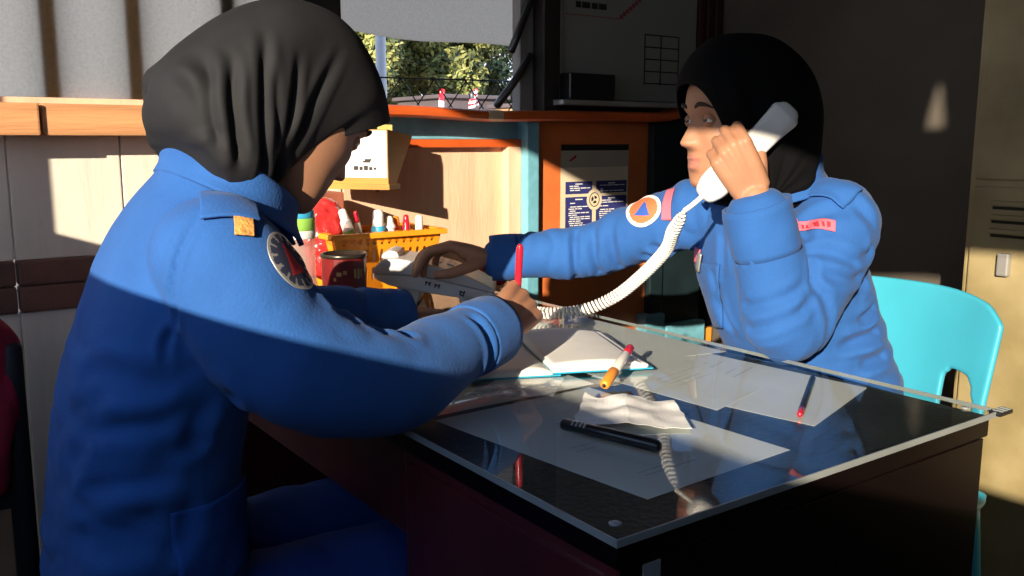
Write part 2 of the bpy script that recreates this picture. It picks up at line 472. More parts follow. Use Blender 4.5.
box('floor', (XL - .1, YN - .1, -.06), (XR + .1, YB + .2, 0), 'floor', bev=0)['kind'] = 'structure'
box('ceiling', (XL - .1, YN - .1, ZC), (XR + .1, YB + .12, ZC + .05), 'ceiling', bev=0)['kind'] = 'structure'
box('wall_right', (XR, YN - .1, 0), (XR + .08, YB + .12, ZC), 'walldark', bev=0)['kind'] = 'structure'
box('wall_near', (XL, YN - .08, 0), (XR, YN, ZC), 'wallblack', bev=0)['kind'] = 'structure'
# the long opening in the left wall that the evening sun comes through: level sill, sagging cloth-straight head, one added hole high up
head = [(-2.2, 1.70), (-1.14, 1.675), (-.80, 1.635), (-.52, 1.63), (-.16, 1.69), (.17, 1.735), (.6, 1.75), (1.09, 1.75)]
hole = [(-2.2, 1.145)] + head[:1] + head[1:] + [(1.09, 1.145)]
light_hole = [(y - .035, z + .150) for y, z in ((-1.135, 1.925), (-1.08, 1.925), (-1.085, 1.965), (-1.105, 2.04), (-1.118, 2.04), (-1.13, 1.965))]  # added hole, shaped to throw the flame-like light patch on the right wall
wl = link('wall_left', plate([(YN, 0), (YB + .1, 0), (YB + .1, ZC), (YN, ZC)], [hole, light_hole, [(1.15, 1.0), (1.585, 1.0), (1.585, 2.1), (1.15, 2.1)]], .012, YZ(XL - .006)), 'wallblack')
wl['kind'] = 'structure'
box('fill_pane', (XL - .006, 1.15, 1.0), (XL - .003, 1.585, 2.1), 'frostw', bev=0)['kind'] = 'structure'  # added unseen pane, spreads diffused sun onto the shaded planks

# window wall
bm = bmesh.new()
xs = [-.95, -.53, -.253, -.03, .20, .40, .497]
for a, b in zip(xs[:-1], xs[1:]):
    bm_box(bm, (a + .0015, YB + .004 * ((int(a * 100)) % 2), .0), (b - .0015, YB + .04, .727), .003)
    bm_box(bm, (a + .0015, YB + .004 * ((int(a * 100)) % 2), .839), (b - .0015, YB + .04, 1.16), .003)
for a, b in zip(xs[:-1], xs[1:]):
    bm_box(bm, (a + .002, YB - .004, .727), (b - .002, YB + .04, .783), .006, 1)
    bm_box(bm, (a + .002, YB - .006, .785), (b - .002, YB + .04, .839), .006, 1)
bm_box(bm, (.58, YB + .03, .0), (XR, YB + .06, 1.16), 0, 2)
bm_box(bm, (1.09, YB - .01, 1.16), (XR, YB + .06, ZC), 0, 2)
bm_box(bm, (-.95, YB + .02, 1.95), (1.09, YB + .06, ZC), 0, 2)
link('wall_back', from_bm(bm), ['planks', 'brick', 'wallblack'])['kind'] = 'structure'

# left ledge: two sawn beams, thin lath on top
for a, b, dy in ((-.95, -.199, .012), (-.193, .52, 0.0)):
    t = box('ledge_beam', (a, YB - .085 - dy, 1.099), (b, YB + .06, 1.163), 'rawwood', bev=.004)
    t['kind'] = 'structure'; t.name = 'trim_1' if a < -.5 else 'trim_2'
box('trim_3', (-.95, YB - .055, 1.163), (.50, YB + .04, 1.176), 'ply', bev=.002)['kind'] = 'structure'
# frosted sheet over the left part of the window, laths behind it
w1 = thing('window_1', (0, YB, 1.17), None, None); w1['kind'] = 'structure'
box('pane', (-.95, YB + .005, 1.168), (.44, YB + .008, 1.98), 'frost', w1, bev=0)
box('pane', (-.95, YB - .002, 1.452), (.44, YB + .003, 1.98), 'frost', w1, bev=0)
for x in (-.42, -.155, .015, .225):
    box('bar', (x - .017, YB + .0085, 1.17), (x + .017, YB + .045, 2.0), 'darkwood', w1, bev=.004)
box('trim_4', (.40, YB - .02, 1.165), (.50, YB + .06, ZC), 'darkwood', bev=.004)['kind'] = 'structure'

# orange sill rail over a teal beam, the plywood panel below, painted panel and posts
bm = bmesh.new()
rl = [(.50, YB - .075, 1.162), (.654, YB - .075, 1.162), (.80, YB - .075, 1.157), (.92, YB - .075, 1.154), (1.15, YB - .075, 1.158), (1.50, YB - .07, 1.160), (1.585, YB - .068, 1.166), (1.615, YB - .066, 1.180)]
bm.free()
o = link('trim_5', fixed(me_from([tube(rl, .015, .045, side=(0, 0, 1), n=16, sub=6, power=4)])), 'rail'); o['kind'] = 'structure'
box('trim_6', (.50, YB - .012, 1.092), (1.09, YB + .03, 1.150), 'teal', bev=.004)['kind'] = 'structure'
box('trim_7', (.50, YB - .03, 1.070), (1.045, YB + .03, 1.092), 'rail', bev=.003)['kind'] = 'structure'
box('trim_8', (1.042, YB - .06, 0), (1.084, YB + .03, 1.145), 'teal', bev=.004)['kind'] = 'structure'
bm = bmesh.new()
bm_box(bm, (.50, YB + .0, .0), (1.0, YB + .03, 1.072), .001)
link('wall_panel', from_bm(bm), 'ply')['kind'] = 'structure'
box('trim_9', (.996, YB - .03, .0), (1.042, YB + .03, 1.072), 'ply', bev=.003)['kind'] = 'structure'
box('trim_10', (1.084, YB - .035, .0), (1.535, YB + .03, 1.15), 'orange_paint', bev=.003)['kind'] = 'structure'
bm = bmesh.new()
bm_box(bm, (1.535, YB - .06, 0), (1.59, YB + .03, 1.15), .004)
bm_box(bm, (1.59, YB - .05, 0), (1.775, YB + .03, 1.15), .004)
link('trim_11', from_bm(bm), 'teal_shaded')['kind'] = 'structure'
bm = bmesh.new()
bm_box(bm, (1.50, YB - .08, .44), (1.585, YB - .0, .535), .004)
bm_box(bm, (1.59, YB - .085, .40), (1.77, YB - .0, .492), .004)
link('trim_12', from_bm(bm), 'teal')['kind'] = 'structure'
box('orange_switch_box', (1.79, YB - .06, .395), (1.835, YB + .02, .455), 'orangegrip', bev=.006, loc=(1.81, YB, .42))
tag(bpy.data.objects['orange_switch_box'], 'small bright orange box low on the wall right of the teal frame', 'box')
# clear tape on the rail
o = link('tape_strip', fixed(me_from([tube([(.872, YB - .0752, 1.1555), (.918, YB - .0752, 1.1542)], .0158, .0462, side=(0, 0, 1), n=16, sub=2, power=4)])), 'tape')
tag(o, 'strip of pale sticky tape wrapped over the orange sill rail', 'tape')

# window jamb and dark posts right of the opening
box('trim_13', (1.045, YB - .02, 1.172), (1.092, YB + .02, ZC), 'jamb', bev=.004)['kind'] = 'structure'
box('trim_14', (1.092, YB - .07, 1.172), (1.15, YB + .02, ZC), 'darkwood', bev=.004)['kind'] = 'structure'
# dark boards in the corner beyond the whiteboard
bm = bmesh.new()
for x0, x1 in ((1.735, 1.762), (1.775, 1.80), (1.812, 1.845)):
    bm_box(bm, (x0, YB - .05, 1.16), (x1, YB - .012, ZC), .004)
link('trim_15', from_bm(bm), mat('dark_red_slat', (0.05, 0.012, 0.012), 0.6))['kind'] = 'structure'

# awning sheet propped outward from the head of the window
aw = thing('awning_sheet', (.8, 1.75, 1.4), 'grey awning sheet sloping over the top of the window opening', 'awning')
q = [(.42, 1.62, 1.90), (1.125, 1.62, 1.90), (1.30, 1.95, 1.392), (.42, 1.95, 1.425)]
V, F = [], []
for i in range(13):
    for j in range(9):
        u, v = i / 12, j / 8
        p = (np.array(q[0]) * (1 - u) + np.array(q[1]) * u) * (1 - v) + (np.array(q[3]) * (1 - u) + np.array(q[2]) * u) * v
        p[2] += .006 * math.sin(u * 9) * v - .010 * math.sin(math.pi * u) * v
        V.append(p)
for i in range(12):
    for j in range(8): F.append((i * 9 + j, (i + 1) * 9 + j, (i + 1) * 9 + j + 1, i * 9 + j + 1))
me = apply_mods(me_from([(np.array(V), F)]), [('SOLIDIFY', dict(thickness=.004))])
link('sheet', me, 'awning', aw, smooth=False)
tube_obj('stay', [(1.010, 1.575, 1.335), (1.067, 1.56, 1.476), (1.11, 1.56, 1.58)], .0115, 'black', aw, n=8, sub=2)
o = tube_obj('window_stay', [(.978, 1.60, 1.186), (1.02, 1.57, 1.255), (1.062, 1.555, 1.325)], .0115, 'black', None, n=8, sub=3, loc=(1.0, 1.6, 1.186))
tag(o, 'slanting black window stay beside the jamb above the sill', 'window stay')
# wire grille
G = []
def wire(a, b, r=.0022): G.append(tube([a, b], r, n=6, sub=1))
yg = 1.68
wire((.42, yg, 1.252), (1.14, yg, 1.262))
for x in (.612, .717, .822, .927, 1.032): wire((x, yg, 1.256), (x, yg, 1.34 if x != .717 else 1.31), .002)
for x in (.507, .612, .717, .822, .927, 1.032):
    wire((x, yg, 1.256), (x + .07, yg, 1.165), .002); wire((x + .07, yg, 1.165), (x + .105, yg, 1.256), .002) if False else wire((x + .105, yg, 1.256), (x + .035, yg, 1.165), .002)
o = link('window_grille', fixed(me_from(G)), 'black'); tag(o, 'thin black wire grille of diamonds in the window opening', 'grille')

# ------------------------------------------------------------------ outside
box('ground', (-30, YB + .3, -.32), (50, 60, -.30), 'soil', bev=0)['kind'] = 'structure'
o = tube_obj('fence_post', [(1.33, 3.0, -.3), (1.345, 3.0, 1.0), (1.343, 3.0, 1.9)], .022, 'greypaint', None, n=12, loc=(1.33, 3.0, -.3))
tag(o, 'grey steel post standing outside the window in front of the trees', 'post')
def flag(x, y, top, cols, label, w, h, droop):
    t = thing('flag', (x, y, -.3), label, 'flag', 'small flags outside the window')
    tube_obj('pole', [(x, y, -.3), (x, y, top)], .012, 'greypaint', t, n=8)
    V, F = [], []
    nu, nv = 10, 8
    for i in range(nu + 1):
        for j in range(nv + 1):
            u, v = i / nu, j / nv
            V.append((x + .01 + u * w, y + .02 * math.sin(u * 7 + v * 2), top - .02 - v * h - u * droop))
    mi = []
    for i in range(nu):
        for j in range(nv):
            F.append((i * (nv + 1) + j, (i + 1) * (nv + 1) + j, (i + 1) * (nv + 1) + j + 1, i * (nv + 1) + j + 1)); mi.append(cols(i / nu, j / nv))
    me = me_from([(np.array(V), F)]); me.polygons.foreach_set('material_index', mi)
    link('flag_cloth', me, ['redpen', 'white', 'navy'], t)
flag(3.43, 6, 1.535, lambda u, v: 0 if v < .6 else 1, 'small red and white flag on a pole, left of two outside the window', .055, .16, .02)
flag(3.79, 6.1, 1.525, lambda u, v: 2 if (u < .4 and v < .45) else int(v * 8) % 2, 'white and red striped flag on a pole, right of two outside the window', .095, .15, -.03)
# two far buildings
h = thing('mauve_house', (4.75, 7.6, -.3), 'low mauve grey building beyond the flags', 'building')
box('wall', (4.30, 7.3, -.3), (5.0, 8.3, 1.50), 'mauve', h, bev=0)
box('roof', (4.25, 7.25, 1.50), (5.05, 8.35, 1.54), 'mauve', h, bev=.01)
h = thing('tan_house', (5.4, 7.0, -.3), 'tan building glimpsed at the right end of the window', 'building')
box('wall', (4.72, 6.5, -.3), (5.9, 7.1, 1.40), 'tan', h, bev=0)
box('roof', (4.68, 6.45, 1.40), (5.95, 7.15, 1.44), 'mauve', h, bev=.01)

def tree(c, crown, n, leaf, label, trunk_h, seed, mats):
    rng = np.random.default_rng(seed)
    t = thing('leafy_tree', (c[0], c[1], -.3), label, 'tree', 'trees outside the window')
    parts = [tube([(c[0], c[1], -.35), (c[0] + .1, c[1], .8), (c[0] - .05, c[1] + .1, trunk_h)], [.16, .12, .08], n=10)]
    cl = []
    for k in range(46):
        d = rng.normal(size=3); d /= np.linalg.norm(d); r = rng.uniform(.35, 1.0)
        q = np.array(c) + d * r * np.array(crown)
        cl.append((q, rng.uniform(.16, .34) * min(crown)))
        if k < 12: parts.append(tube([(c[0], c[1] + .05, trunk_h - .3), tuple((np.array((c[0], c[1], trunk_h)) + q) / 2 + (0, 0, .1)), tuple(q)], [.05, .03, .012], n=6, sub=3))
    link('trunk', fixed(me_from(parts)), 'bark', t, smooth=True)
    V = np.empty((n * 4, 3)); mi = rng.choice(3, size=n, p=[.45, .33, .22])
    for i in range(n):
        q, rr = cl[rng.integers(len(cl))]
        d = rng.normal(size=3); d /= np.linalg.norm(d)
        p = q + d * rr * rng.uniform(.6, 1.0)
        a = rng.normal(size=3); a /= np.linalg.norm(a); b = np.cross(a, d + rng.normal(size=3) * .5); b /= np.linalg.norm(b) + 1e-9
        s = leaf * rng.uniform(.6, 1.3)
        V[4 * i:4 * i + 4] = [p - a * s, p - b * s * .45, p + a * s, p + b * s * .45]
    me = bpy.data.meshes.new('mesh'); me.from_pydata(V.tolist(), [], [(4 * i, 4 * i + 1, 4 * i + 2, 4 * i + 3) for i in range(n)])
    me.polygons.foreach_set('material_index', mi.tolist())
    link('foliage', me, mats, t)
tree((3.45, 9.3, 2.35), (1.5, 1.2, 1.3), 112000, .046, 'bright leafy tree at the left side of the window opening', 2.0, 3, ['leaf_b', 'leaf_a', 'leaf_c'])
tree((5.6, 10.6, 2.6), (1.7, 1.3, 1.2), 112000, .05, 'olive green tree in the middle of the window opening', 2.0, 5, ['leaf_a', 'leaf_b', 'leaf_c'])
tree((8.3, 12.4, 2.2), (1.5, 1.2, 1.0), 12000, .05, 'darker tree at the right side of the window opening', 1.9, 8, ['leaf_a', 'leaf_c', 'leaf_c'])
tree((5.2, 15.5, 2.2), (3.6, 1.5, 1.9), 12000, .13, 'tall dark tree furthest back behind the others', 2.0, 11, ['leaf_c', 'leaf_a', 'leaf_c'])

# ------------------------------------------------------------------ whiteboard and its black box
wb = thing('whiteboard', (1.43, YB - .03, 1.20), 'unlit whiteboard with a hand drawn grid hung over the orange rail', 'whiteboard')
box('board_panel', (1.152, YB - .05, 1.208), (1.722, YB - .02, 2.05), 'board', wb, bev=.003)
box('side_trim', (1.150, YB - .062, 1.195), (1.164, YB - .02, 2.05), 'alu', wb, bev=.003)
box('pen_tray', (1.125, YB - .115, 1.188), (1.70, YB - .045, 1.203), 'alu', wb, bev=.004)
items = []
fr = ((1.496, YB - .0505, 1.263), (1, 0, 0), (0, 0, 1), (0, -1, 0))
gw, gh = .146, .146
for i in range(5): items.append((0, i * gh / 4 - .002, gw, i * gh / 4 + .002, 0, .0006))
for x in (0, .47 * gw, gw): items.append((x - .002, -.004, x + .002, gh, 0, .0006))
for k, (x, w) in enumerate(((-.275, .018), (-.252, .03), (-.215, .022), (-.188, .03))): items.append((x, .205, x + w, .222, 0, .0006))
items.append((-.315, .183, -.105, .1855, 1, .0006)); items.append((-.325, .180, -.322, .26, 1, .0006))
for k in range(8): items.append((-.1055 + k * .012, .1845 + k * .009, -.092 + k * .012, .1960 + k * .009, 1, .0006))
rects('drawn_grid', fr, items[:8], ['black', 'redink'], wb)
for it in items[8:12]: rects('marker_word', fr, [it], ['black', 'redink'], wb)
rects('red_marker_line', fr, items[12:13], ['black', 'redink'], wb)
rects('red_marker_line', fr, items[13:14], ['black', 'redink'], wb)
rects('red_marker_line', fr, items[14:], ['black', 'redink'], wb)
o = box('black_radio_box', (1.156, YB - .11, 1.2035), (1.325, YB - .055, 1.279), 'black', None, bev=.006, loc=(1.25, YB - .08, 1.2035))
tag(o, 'black box standing on the whiteboard tray', 'box')

# poster on the orange panel
PO = (1.182, YB - .0355, .775); pw, ph = .268, .300
items = [(0, 0, pw, ph, 0, .0008), (0, ph - .066, pw, ph, 1, .0012), (.0, ph - .016, pw, ph + .002, 4, .0018)]
items += [(.018, .155, .122, .192, 2, .0014), (.138, .155, .262, .192, 2, .0014), (.018, .0, .122, .146, 2, .0014), (.138, .0, .262, .146, 2, .0014)]
rr = random.Random(3)
for bx0, bx1, by0, by1 in ((.018, .122, .155, .192), (.138, .262, .155, .192), (.018, .122, .0, .146), (.138, .262, .0, .146)):
    y = by1 - .006; first = True
    while y > by0 + .006:
        if first: items.append(((bx0 + bx1) / 2 - .014, y - .003, (bx0 + bx1) / 2 + .014, y, 3, .0018))
        else:
            x = bx0 + .012 + rr.uniform(0, .006)
            while x < bx1 - .02:
                w = rr.uniform(.008, .024); items.append((x, y - .0028, min(x + w, bx1 - .008), y, 3, .0018)); x += w + .003
                if rr.random() < .18: break
        first = False
        y -= .0062 if rr.random() < .75 else .011
for k in range(7): items.append((.028 + k * .004, .250 + (.004 if k == 0 else k * .0022), .034 + k * .004, .254 + k * .0026, 5, .0018))
po = thing('notice_poster', (1.343, YB - .036, .78), 'navy and cream notice poster with a round emblem on the orange panel', 'poster')
rects('printed_sheet', (PO, (1, 0, 0), (0, 0, 1), (0, -1, 0)), items, ['cream', 'postershade', 'posterblue', 'white', 'darkwood', 'redpen'], po)
def disc(bm, c, r0, r1, y, mi, n=28, rz=1.0):
    prev = None; ring0 = [bm.verts.new((c[0] + r0 * math.cos(2 * math.pi * i / n), y, c[1] + rz * r0 * math.sin(2 * math.pi * i / n))) for i in range(n)]
    ring1 = [bm.verts.new((c[0] + r1 * math.cos(2 * math.pi * i / n), y, c[1] + rz * r1 * math.sin(2 * math.pi * i / n))) for i in range(n)]
    for i in range(n):
        k = (i + 1) % n; f = bm.faces.new((ring0[i], ring0[k], ring1[k], ring1[i])); f.material_index = mi
bm = bmesh.new(); ec = (1.182 + .130, .775 + .136)
disc(bm, ec, .001, .030, YB - .0376, 0, rz=1.08); disc(bm, ec, .018, .0205, YB - .0380, 1, rz=1.08)
for a0, a1, r in ((.4, 1.6, .012), (2.2, 3.6, .013), (4.2, 5.6, .012)):
    vs = [bm.verts.new((ec[0] + r * math.cos(a) * k, YB - .0381, ec[1] + r * math.sin(a) * k)) for a in (a0, (a0 + a1) / 2, a1) for k in (.35, 1.0)]
    for i in (0, 2):
        f = bm.faces.new((vs[i], vs[i + 1], vs[i + 3], vs[i + 2])); f.material_index = 1
me = apply_mods(from_bm(bm), [('SOLIDIFY', dict(thickness=.0006))]); link('round_emblem', me, ['cream', 'darkwood'], po)

# ------------------------------------------------------------------ wall leaflet box (turned towards the sun), slanting dark strip
lb = thing('leaflet_box', (.52, 1.50, 1.0), 'brown wall box with a white paper face under the orange sill', 'box')
u1 = np.array((.60, -.80, 0.)) ; u2 = np.array((.80, .60, 0.))     # u1 runs to the right along the white face, u2 into depth
o0 = np.array((.530, 1.41, 0.))                                   # front right corner
def pr(a, b, z): return tuple(o0 + u1 * a + u2 * b + np.array((0, 0, z)))
bm = bmesh.new()
def prism(sec, a0, a1, mi=0):
    """sec: [(b,z)] side profile extruded along u1 from a0 to a1"""
    A = [bm.verts.new(pr(a0, b, z)) for b, z in sec]; B = [bm.verts.new(pr(a1, b, z)) for b, z in sec]
    n = len(sec)
    for i in range(n):
        k = (i + 1) % n; f = bm.faces.new((A[i], A[k], B[k], B[i])); f.material_index = mi
    bm.faces.new(A).material_index = mi; bm.faces.new(list(reversed(B))).material_index = mi
prism([(0, .985), (.045, .985), (.145, 1.10), (0, 1.115)], -.15, 0)
link('box_body', from_bm(bm), 'boxwood', lb)
bm = bmesh.new(); prism([(-.012, .972), (.05, .972), (.05, .985), (-.012, .985)], -.16, .008); link('bottom_board', from_bm(bm), 'boxwood', lb)
bm = bmesh.new(); prism([(-.002, 1.0), (-.0005, 1.0), (-.0005, 1.112), (-.002, 1.112)], -.140, -.002); link('white_sheet', from_bm(bm), 'paper', lb)
bm = bmesh.new()
for a0, z0, a1, z1 in ((-.065, 1.036, -.045, 1.041), (-.06, 1.041, -.042, 1.045), (-.09, 1.018, -.078, 1.028), (-.075, 1.018, -.066, 1.027), (-.063, 1.018, -.052, 1.029), (-.049, 1.018, -.04, 1.026), (-.037, 1.019, -.03, 1.025)):
    prism([(-.003, z0), (-.002, z0), (-.002, z1), (-.003, z1)], a0, a1)
link('printed_mark', from_bm(bm), 'darkwood', lb)
o = box('yellow_card', (.560, 1.515, 1.082), (.60, 1.519, 1.128), 'yellow', None, bev=.001, loc=(.58, 1.517, 1.09))
tag(o, 'small yellow card tucked under the left end of the orange rail', 'card')
o = tube_obj('dark_strip', [(.655, 1.535, 1.088), (.60, 1.535, 1.025), (.565, 1.54, .965)], .008, 'darkwood', None, n=8, loc=(.6, 1.535, 1.0))  # dark slanting strip next to the box
tag(o, 'thin dark strip slanting down the plywood beside the brown box', 'lath')
o = box('red_crate', (.30, 1.445, .7497), (.43, 1.54, .968), 'plyred', None, bev=.004, loc=(.36, 1.5, .752))
tag(o, 'dark red box standing behind the orange basket against the wall', 'box')

# ------------------------------------------------------------------ locker
lk = thing('metal_locker', (1.65, .1, 0), 'tall rusty yellow green metal locker against the right wall', 'locker')
box('body', (1.505, -.42, .06), (1.845, .512, 1.92), 'locker', lk, bev=.006)
box('door', (1.492, -.40, 1.005), (1.506, .495, 1.90), 'locker', lk, bev=.004)
d2 = box('door', (1.492, -.40, .09), (1.506, .495, .990), 'locker', lk, bev=.004)
for z in (.955, .925, .895):
    box('louvre', (1.482, .26, z - .006), (1.494, .452, z + .006), 'locker', d2, bev=.004)
    box('louvre_slot', (1.4905, .262, z - .013), (1.4935, .45, z - .006), 'lockerdark', d2, bev=0)
box('handle', (1.476, .40, .80), (1.493, .425, .85), 'alu', d2, bev=.004)
box('plinth', (1.51, -.41, .0), (1.84, .50, .06), 'lockerdark', lk, bev=0)

# ------------------------------------------------------------------ desk
dk = thing('desk', (.33, .7, 0), 'dark red brown desk with a glass covered top', 'desk')
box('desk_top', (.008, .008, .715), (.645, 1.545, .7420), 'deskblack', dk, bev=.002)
box('desk_cover', (.012, .012, .7415), (.641, 1.541, .7428), 'desktop', dk, bev=0)
box('pedestal', (.014, .012, .03), (.638, .405, .714), 'desk', dk, bev=.004)
box('pedestal', (.014, 1.05, .03), (.638, 1.535, .714), 'desk', dk, bev=.004)
box('apron', (.016, .402, .60), (.04, 1.052, .714), 'desk', dk, bev=.003)
box('modesty_panel', (.31, .402, .12), (.33, 1.052, .714), 'desk', dk, bev=.002)
box('side_panel', (.009, .030, .05), (.016, .392, .70), 'desk', dk, bev=.002)
o = box('front_edge_strip', (.040, .0078, .03), (.062, .0100, .712), 'edge', dk, bev=.001); o['label'] = 'pale worn strip near the desk corner'
o = box('front_panel', (.015, .0095, .03), (.637, .0125, .713), 'deskblack', dk, bev=.001); o['label'] = 'front panel blackened for the shade on it'  # thin dark layer over the pedestal, shade put into its colour
gl = thing('glass_sheet', (.33, .7, .746), 'clear glass sheet covering the whole desk top', 'glass')
box('pane', (0, 0, .7445), (.655, 1.55, .7495), 'glass', gl, bev=0)
for nm, lo, hi in (('edge', (-.0015, -.0015, .7425), (.6565, .001, .7500)), ('edge', (-.0015, .001, .7425), (.001, 1.551, .7500)), ('edge', (.654, .001, .7443), (.6565, 1.551, .7497))):
    box(nm, lo, hi, 'edge', gl, bev=.0006)
for x, y in ((.02, .025), (.625, .03)):
    o = link('corner_pad', fixed(me_from([lathe([(.0, 0), (.0055, 0), (.006, .0015), (.004, .0025), (0.0005, .003)], (x, y, .7497), 16)])), 'edge', gl, smooth=True)
o = box('corner_clip', (.640, -.008, .7445), (.672, .008, .7502), 'black', gl, bev=.002); 
for k in range(3): box('clip_tooth', (.645 + k * .009, -.0075, .7500), (.650 + k * .009, .006, .7515), 'edge', o, bev=.001)

def quad_sheet(name, c, m, z, label, group, lines=()):
    """paper lying flat: corners near-left, near-right, far-right, far-left"""
    p = [Vector((x, y, z)) for x, y in c]
    bm = bmesh.new()
    b = [bm.verts.new(q) for q in p]; t = [bm.verts.new(q + Vector((0, 0, .0004))) for q in p]
    bm.faces.new(b); bm.faces.new(t)
    for i in range(4): bm.faces.new((b[i], b[(i + 1) % 4], t[(i + 1) % 4], t[i]))
    for u0, v0, u1, v1 in lines:
        f = lambda u, v: (p[0] * (1 - u) + p[1] * u) * (1 - v) + (p[3] * (1 - u) + p[2] * u) * v + Vector((0, 0, .0006))
        q = [bm.verts.new(f(*w)) for w in ((u0, v0), (u1, v0), (u1, v1), (u0, v1))]
        bm.faces.new(q).material_index = 1
    for f in bm.faces:
        if f.normal.z < 0 and len(f.verts) == 4: pass
    o = link(name, from_bm(bm), [m, 'ink'], None, (p[0] + p[2]) / 2)
    return tag(o, label, 'paper', group)
ln = lambda ys, a=.15, b=.8: [(a, y, b - .12 * ((k * 7) % 3), y + .006) for k, y in enumerate(ys)]
quad_sheet('paper_sheet', [(.095, .061), (.327, .072), (.312, .405), (.055, .400)], 'paperglass', .7431, 'grey printed paper under the glass nearest the desk corner', 'papers under the glass', ln((.13, .16, .42, .46), .2, .55))
quad_sheet('paper_sheet', [(.423, .109), (.631, .174), (.600, .53), (.355, .45)], 'paperglass', .7432, 'grey paper under the glass beneath the dark pencil', 'papers under the glass', ln((.5, .55, .6, .65, .7), .1, .9))
quad_sheet('paper_sheet', [(.374, .222), (.50, .255), (.60, .60), (.352, .56)], 'paperglass', .7439, 'grey paper under the glass to the right of the notebook', 'papers under the glass', ln((.3, .34, .38, .42), .3, .9))
quad_sheet('paper_sheet', [(.36, .50), (.638, .44), (.638, .90), (.36, .92)], 'paperglass', .7436, 'grey paper under the glass beneath the white coiled cord', 'papers under the glass')
quad_sheet('paper_sheet', [(.06, .415), (.33, .415), (.34, .90), (.06, .90)], 'paperglass', .7433, 'grey paper under the glass beneath the writing hand', 'papers under the glass')

# ------------------------------------------------------------------ things lying on the desk
ZT = .7500
# notebook, open: cover, left pages, curved right pages
nb = thing('notebook', (.35, .50, ZT), 'open notebook with a cyan cover and white pages under the writing hand', 'notebook')
sp0, sp1 = np.array((.292, .462)), np.array((.392, .690))      # spine
ur = np.array((.915, -.402)); ul = -ur
def page(side, wid, hfun, z0, n=22, m=12, trim=0.0):
    V, F = [], []
    for i in range(n + 1):
        for j in range(m + 1):
            s = i / n; w = j / m
            q = sp0 * (1 - w) + sp1 * w + side * wid * s
            V.append((q[0], q[1], z0 + hfun(s, w)))
    k = len(V)
    V += [(x, y, z0) for x, y, z in V]
    id = lambda i, j: i * (m + 1) + j
    for i in range(n):
        for j in range(m):
            F.append((id(i, j), id(i + 1, j), id(i + 1, j + 1), id(i, j + 1))); F.append((k + id(i, j), k + id(i, j + 1), k + id(i + 1, j + 1), k + id(i + 1, j)))
    for i in range(n):
        for j in (0, m): F.append((id(i, j), id(i + 1, j), k + id(i + 1, j), k + id(i, j)))
    for j in range(m):
        for i in (0, n): F.append((id(i, j), id(i, j + 1), k + id(i, j + 1), k + id(i, j)))
    return np.array(V), F
bm = bmesh.new(); bm.free()
cvr = page(ur, .154, lambda s, w: .0022, ZT + .0035); cvl = page(ul, .150, lambda s, w: .0022, ZT + .0002)
cvl2 = page(ur, .012, lambda s, w: .0022, ZT + .0003)
link('cover', fixed(me_from([cvr, cvl, cvl2])), 'cyan', nb)
link('page_block', fixed(me_from([page(ur, .146, lambda s, w: .003 + .011 * (1 - (1 - min(1, s * 4)) ** 2) * (1 - .72 * s) * (0.75 + .25 * w), ZT + .0057, 26)])), 'paper', nb, smooth=True)
link('page_block', fixed(me_from([page(ul, .143, lambda s, w: .002 + .008 * (1 - (1 - min(1, s * 5)) ** 2) * (1 - .6 * s), ZT + .0024, 22)])), 'paperpage', nb, smooth=True)
lv = page(ur, .138, lambda s, w: .0006, ZT + .0057 + .0095, 20)
V, F = lv
for q in V: 
    s = (np.array((q[0], q[1])) - sp0).dot(ur) / .138; w = 0
    q[2] = q[2] + .010 * math.sin(max(0, s) * 2.2) - .012 * s
link('loose_leaf', fixed(me_from([(V, F)])), 'paper', nb, smooth=True)
bm = bmesh.new()

def pen(name, a, b, segs, label, cat='pen', n=14):
    """segs: (t0,t1,r0,r1,mat,partname) along a->b"""
    a = np.array(a, float); b = np.array(b, float)
    t = thing(name, tuple((a + b) / 2), label, cat)
    for t0, t1, r0, r1, m, pn in segs:
        link(pn, fixed(me_from([tube([a + (b - a) * t0, a + (b - a) * t1], [r0, r1], n=n, sub=2, side=(.3, .2, 1))])), m, t, smooth=True)
    return t
bp = pen('black_pen', (.147, .272, ZT + .0075), (.184, .138, ZT + .0078), [(.0, .1, .001, .0035, 'alu', 'nib'), (.09, .98, .0070, .0074, 'black', 'barrel'), (.98, 1.0, .0072, .0066, 'black', 'end_cap')], 'thick black marker pen lying nearest the desk corner beside the receipt')
A = np.array((.147, .272, ZT + .0075)); Bv = np.array((.184, .138, ZT + .0078)) - A
for k in range(4):
    dB_ = Bv / np.linalg.norm(Bv); nB = np.array((dB_[1], -dB_[0], 0)) * .62 + np.array((0, 0, .78)); tB = np.cross(nB, dB_)
    mt = Matrix([dB_, tB, nB]).transposed().to_4x4(); mt.translation = Vector(A + Bv * (.20 + .040 * k) + nB * .0071)
    bm = bmesh.new(); bm_box(bm, (-.0013, -.0032, -.0006), (.0013, .0032, .0004), 0, 0, mt)
    link('silver_mark', from_bm(bm), 'silver', bp)
pen('dark_pencil', (.418, .128, ZT + .0042), (.577, .226, ZT + .0045), [(0, .14, .0036, .0041, 'redpen', 'red_tip'), (.14, 1, .0041, .0041, 'navy', 'barrel')], 'dark pencil with a red end lying near the right desk corner', 'pencil')
hl = pen('highlighter_pen', (.298, .358, ZT + .0078), (.404, .420, ZT + .036), [(.0, .045, .0022, .0045, 'black', 'nib'), (.045, .36, .0072, .0078, 'orangegrip', 'grip'), (.36, .80, .0072, .0070, 'clear', 'barrel'), (.80, 1.0, .0066, .0062, 'redpen', 'end_cap')], 'clear barrelled pen with an orange grip leaning on the notebook')
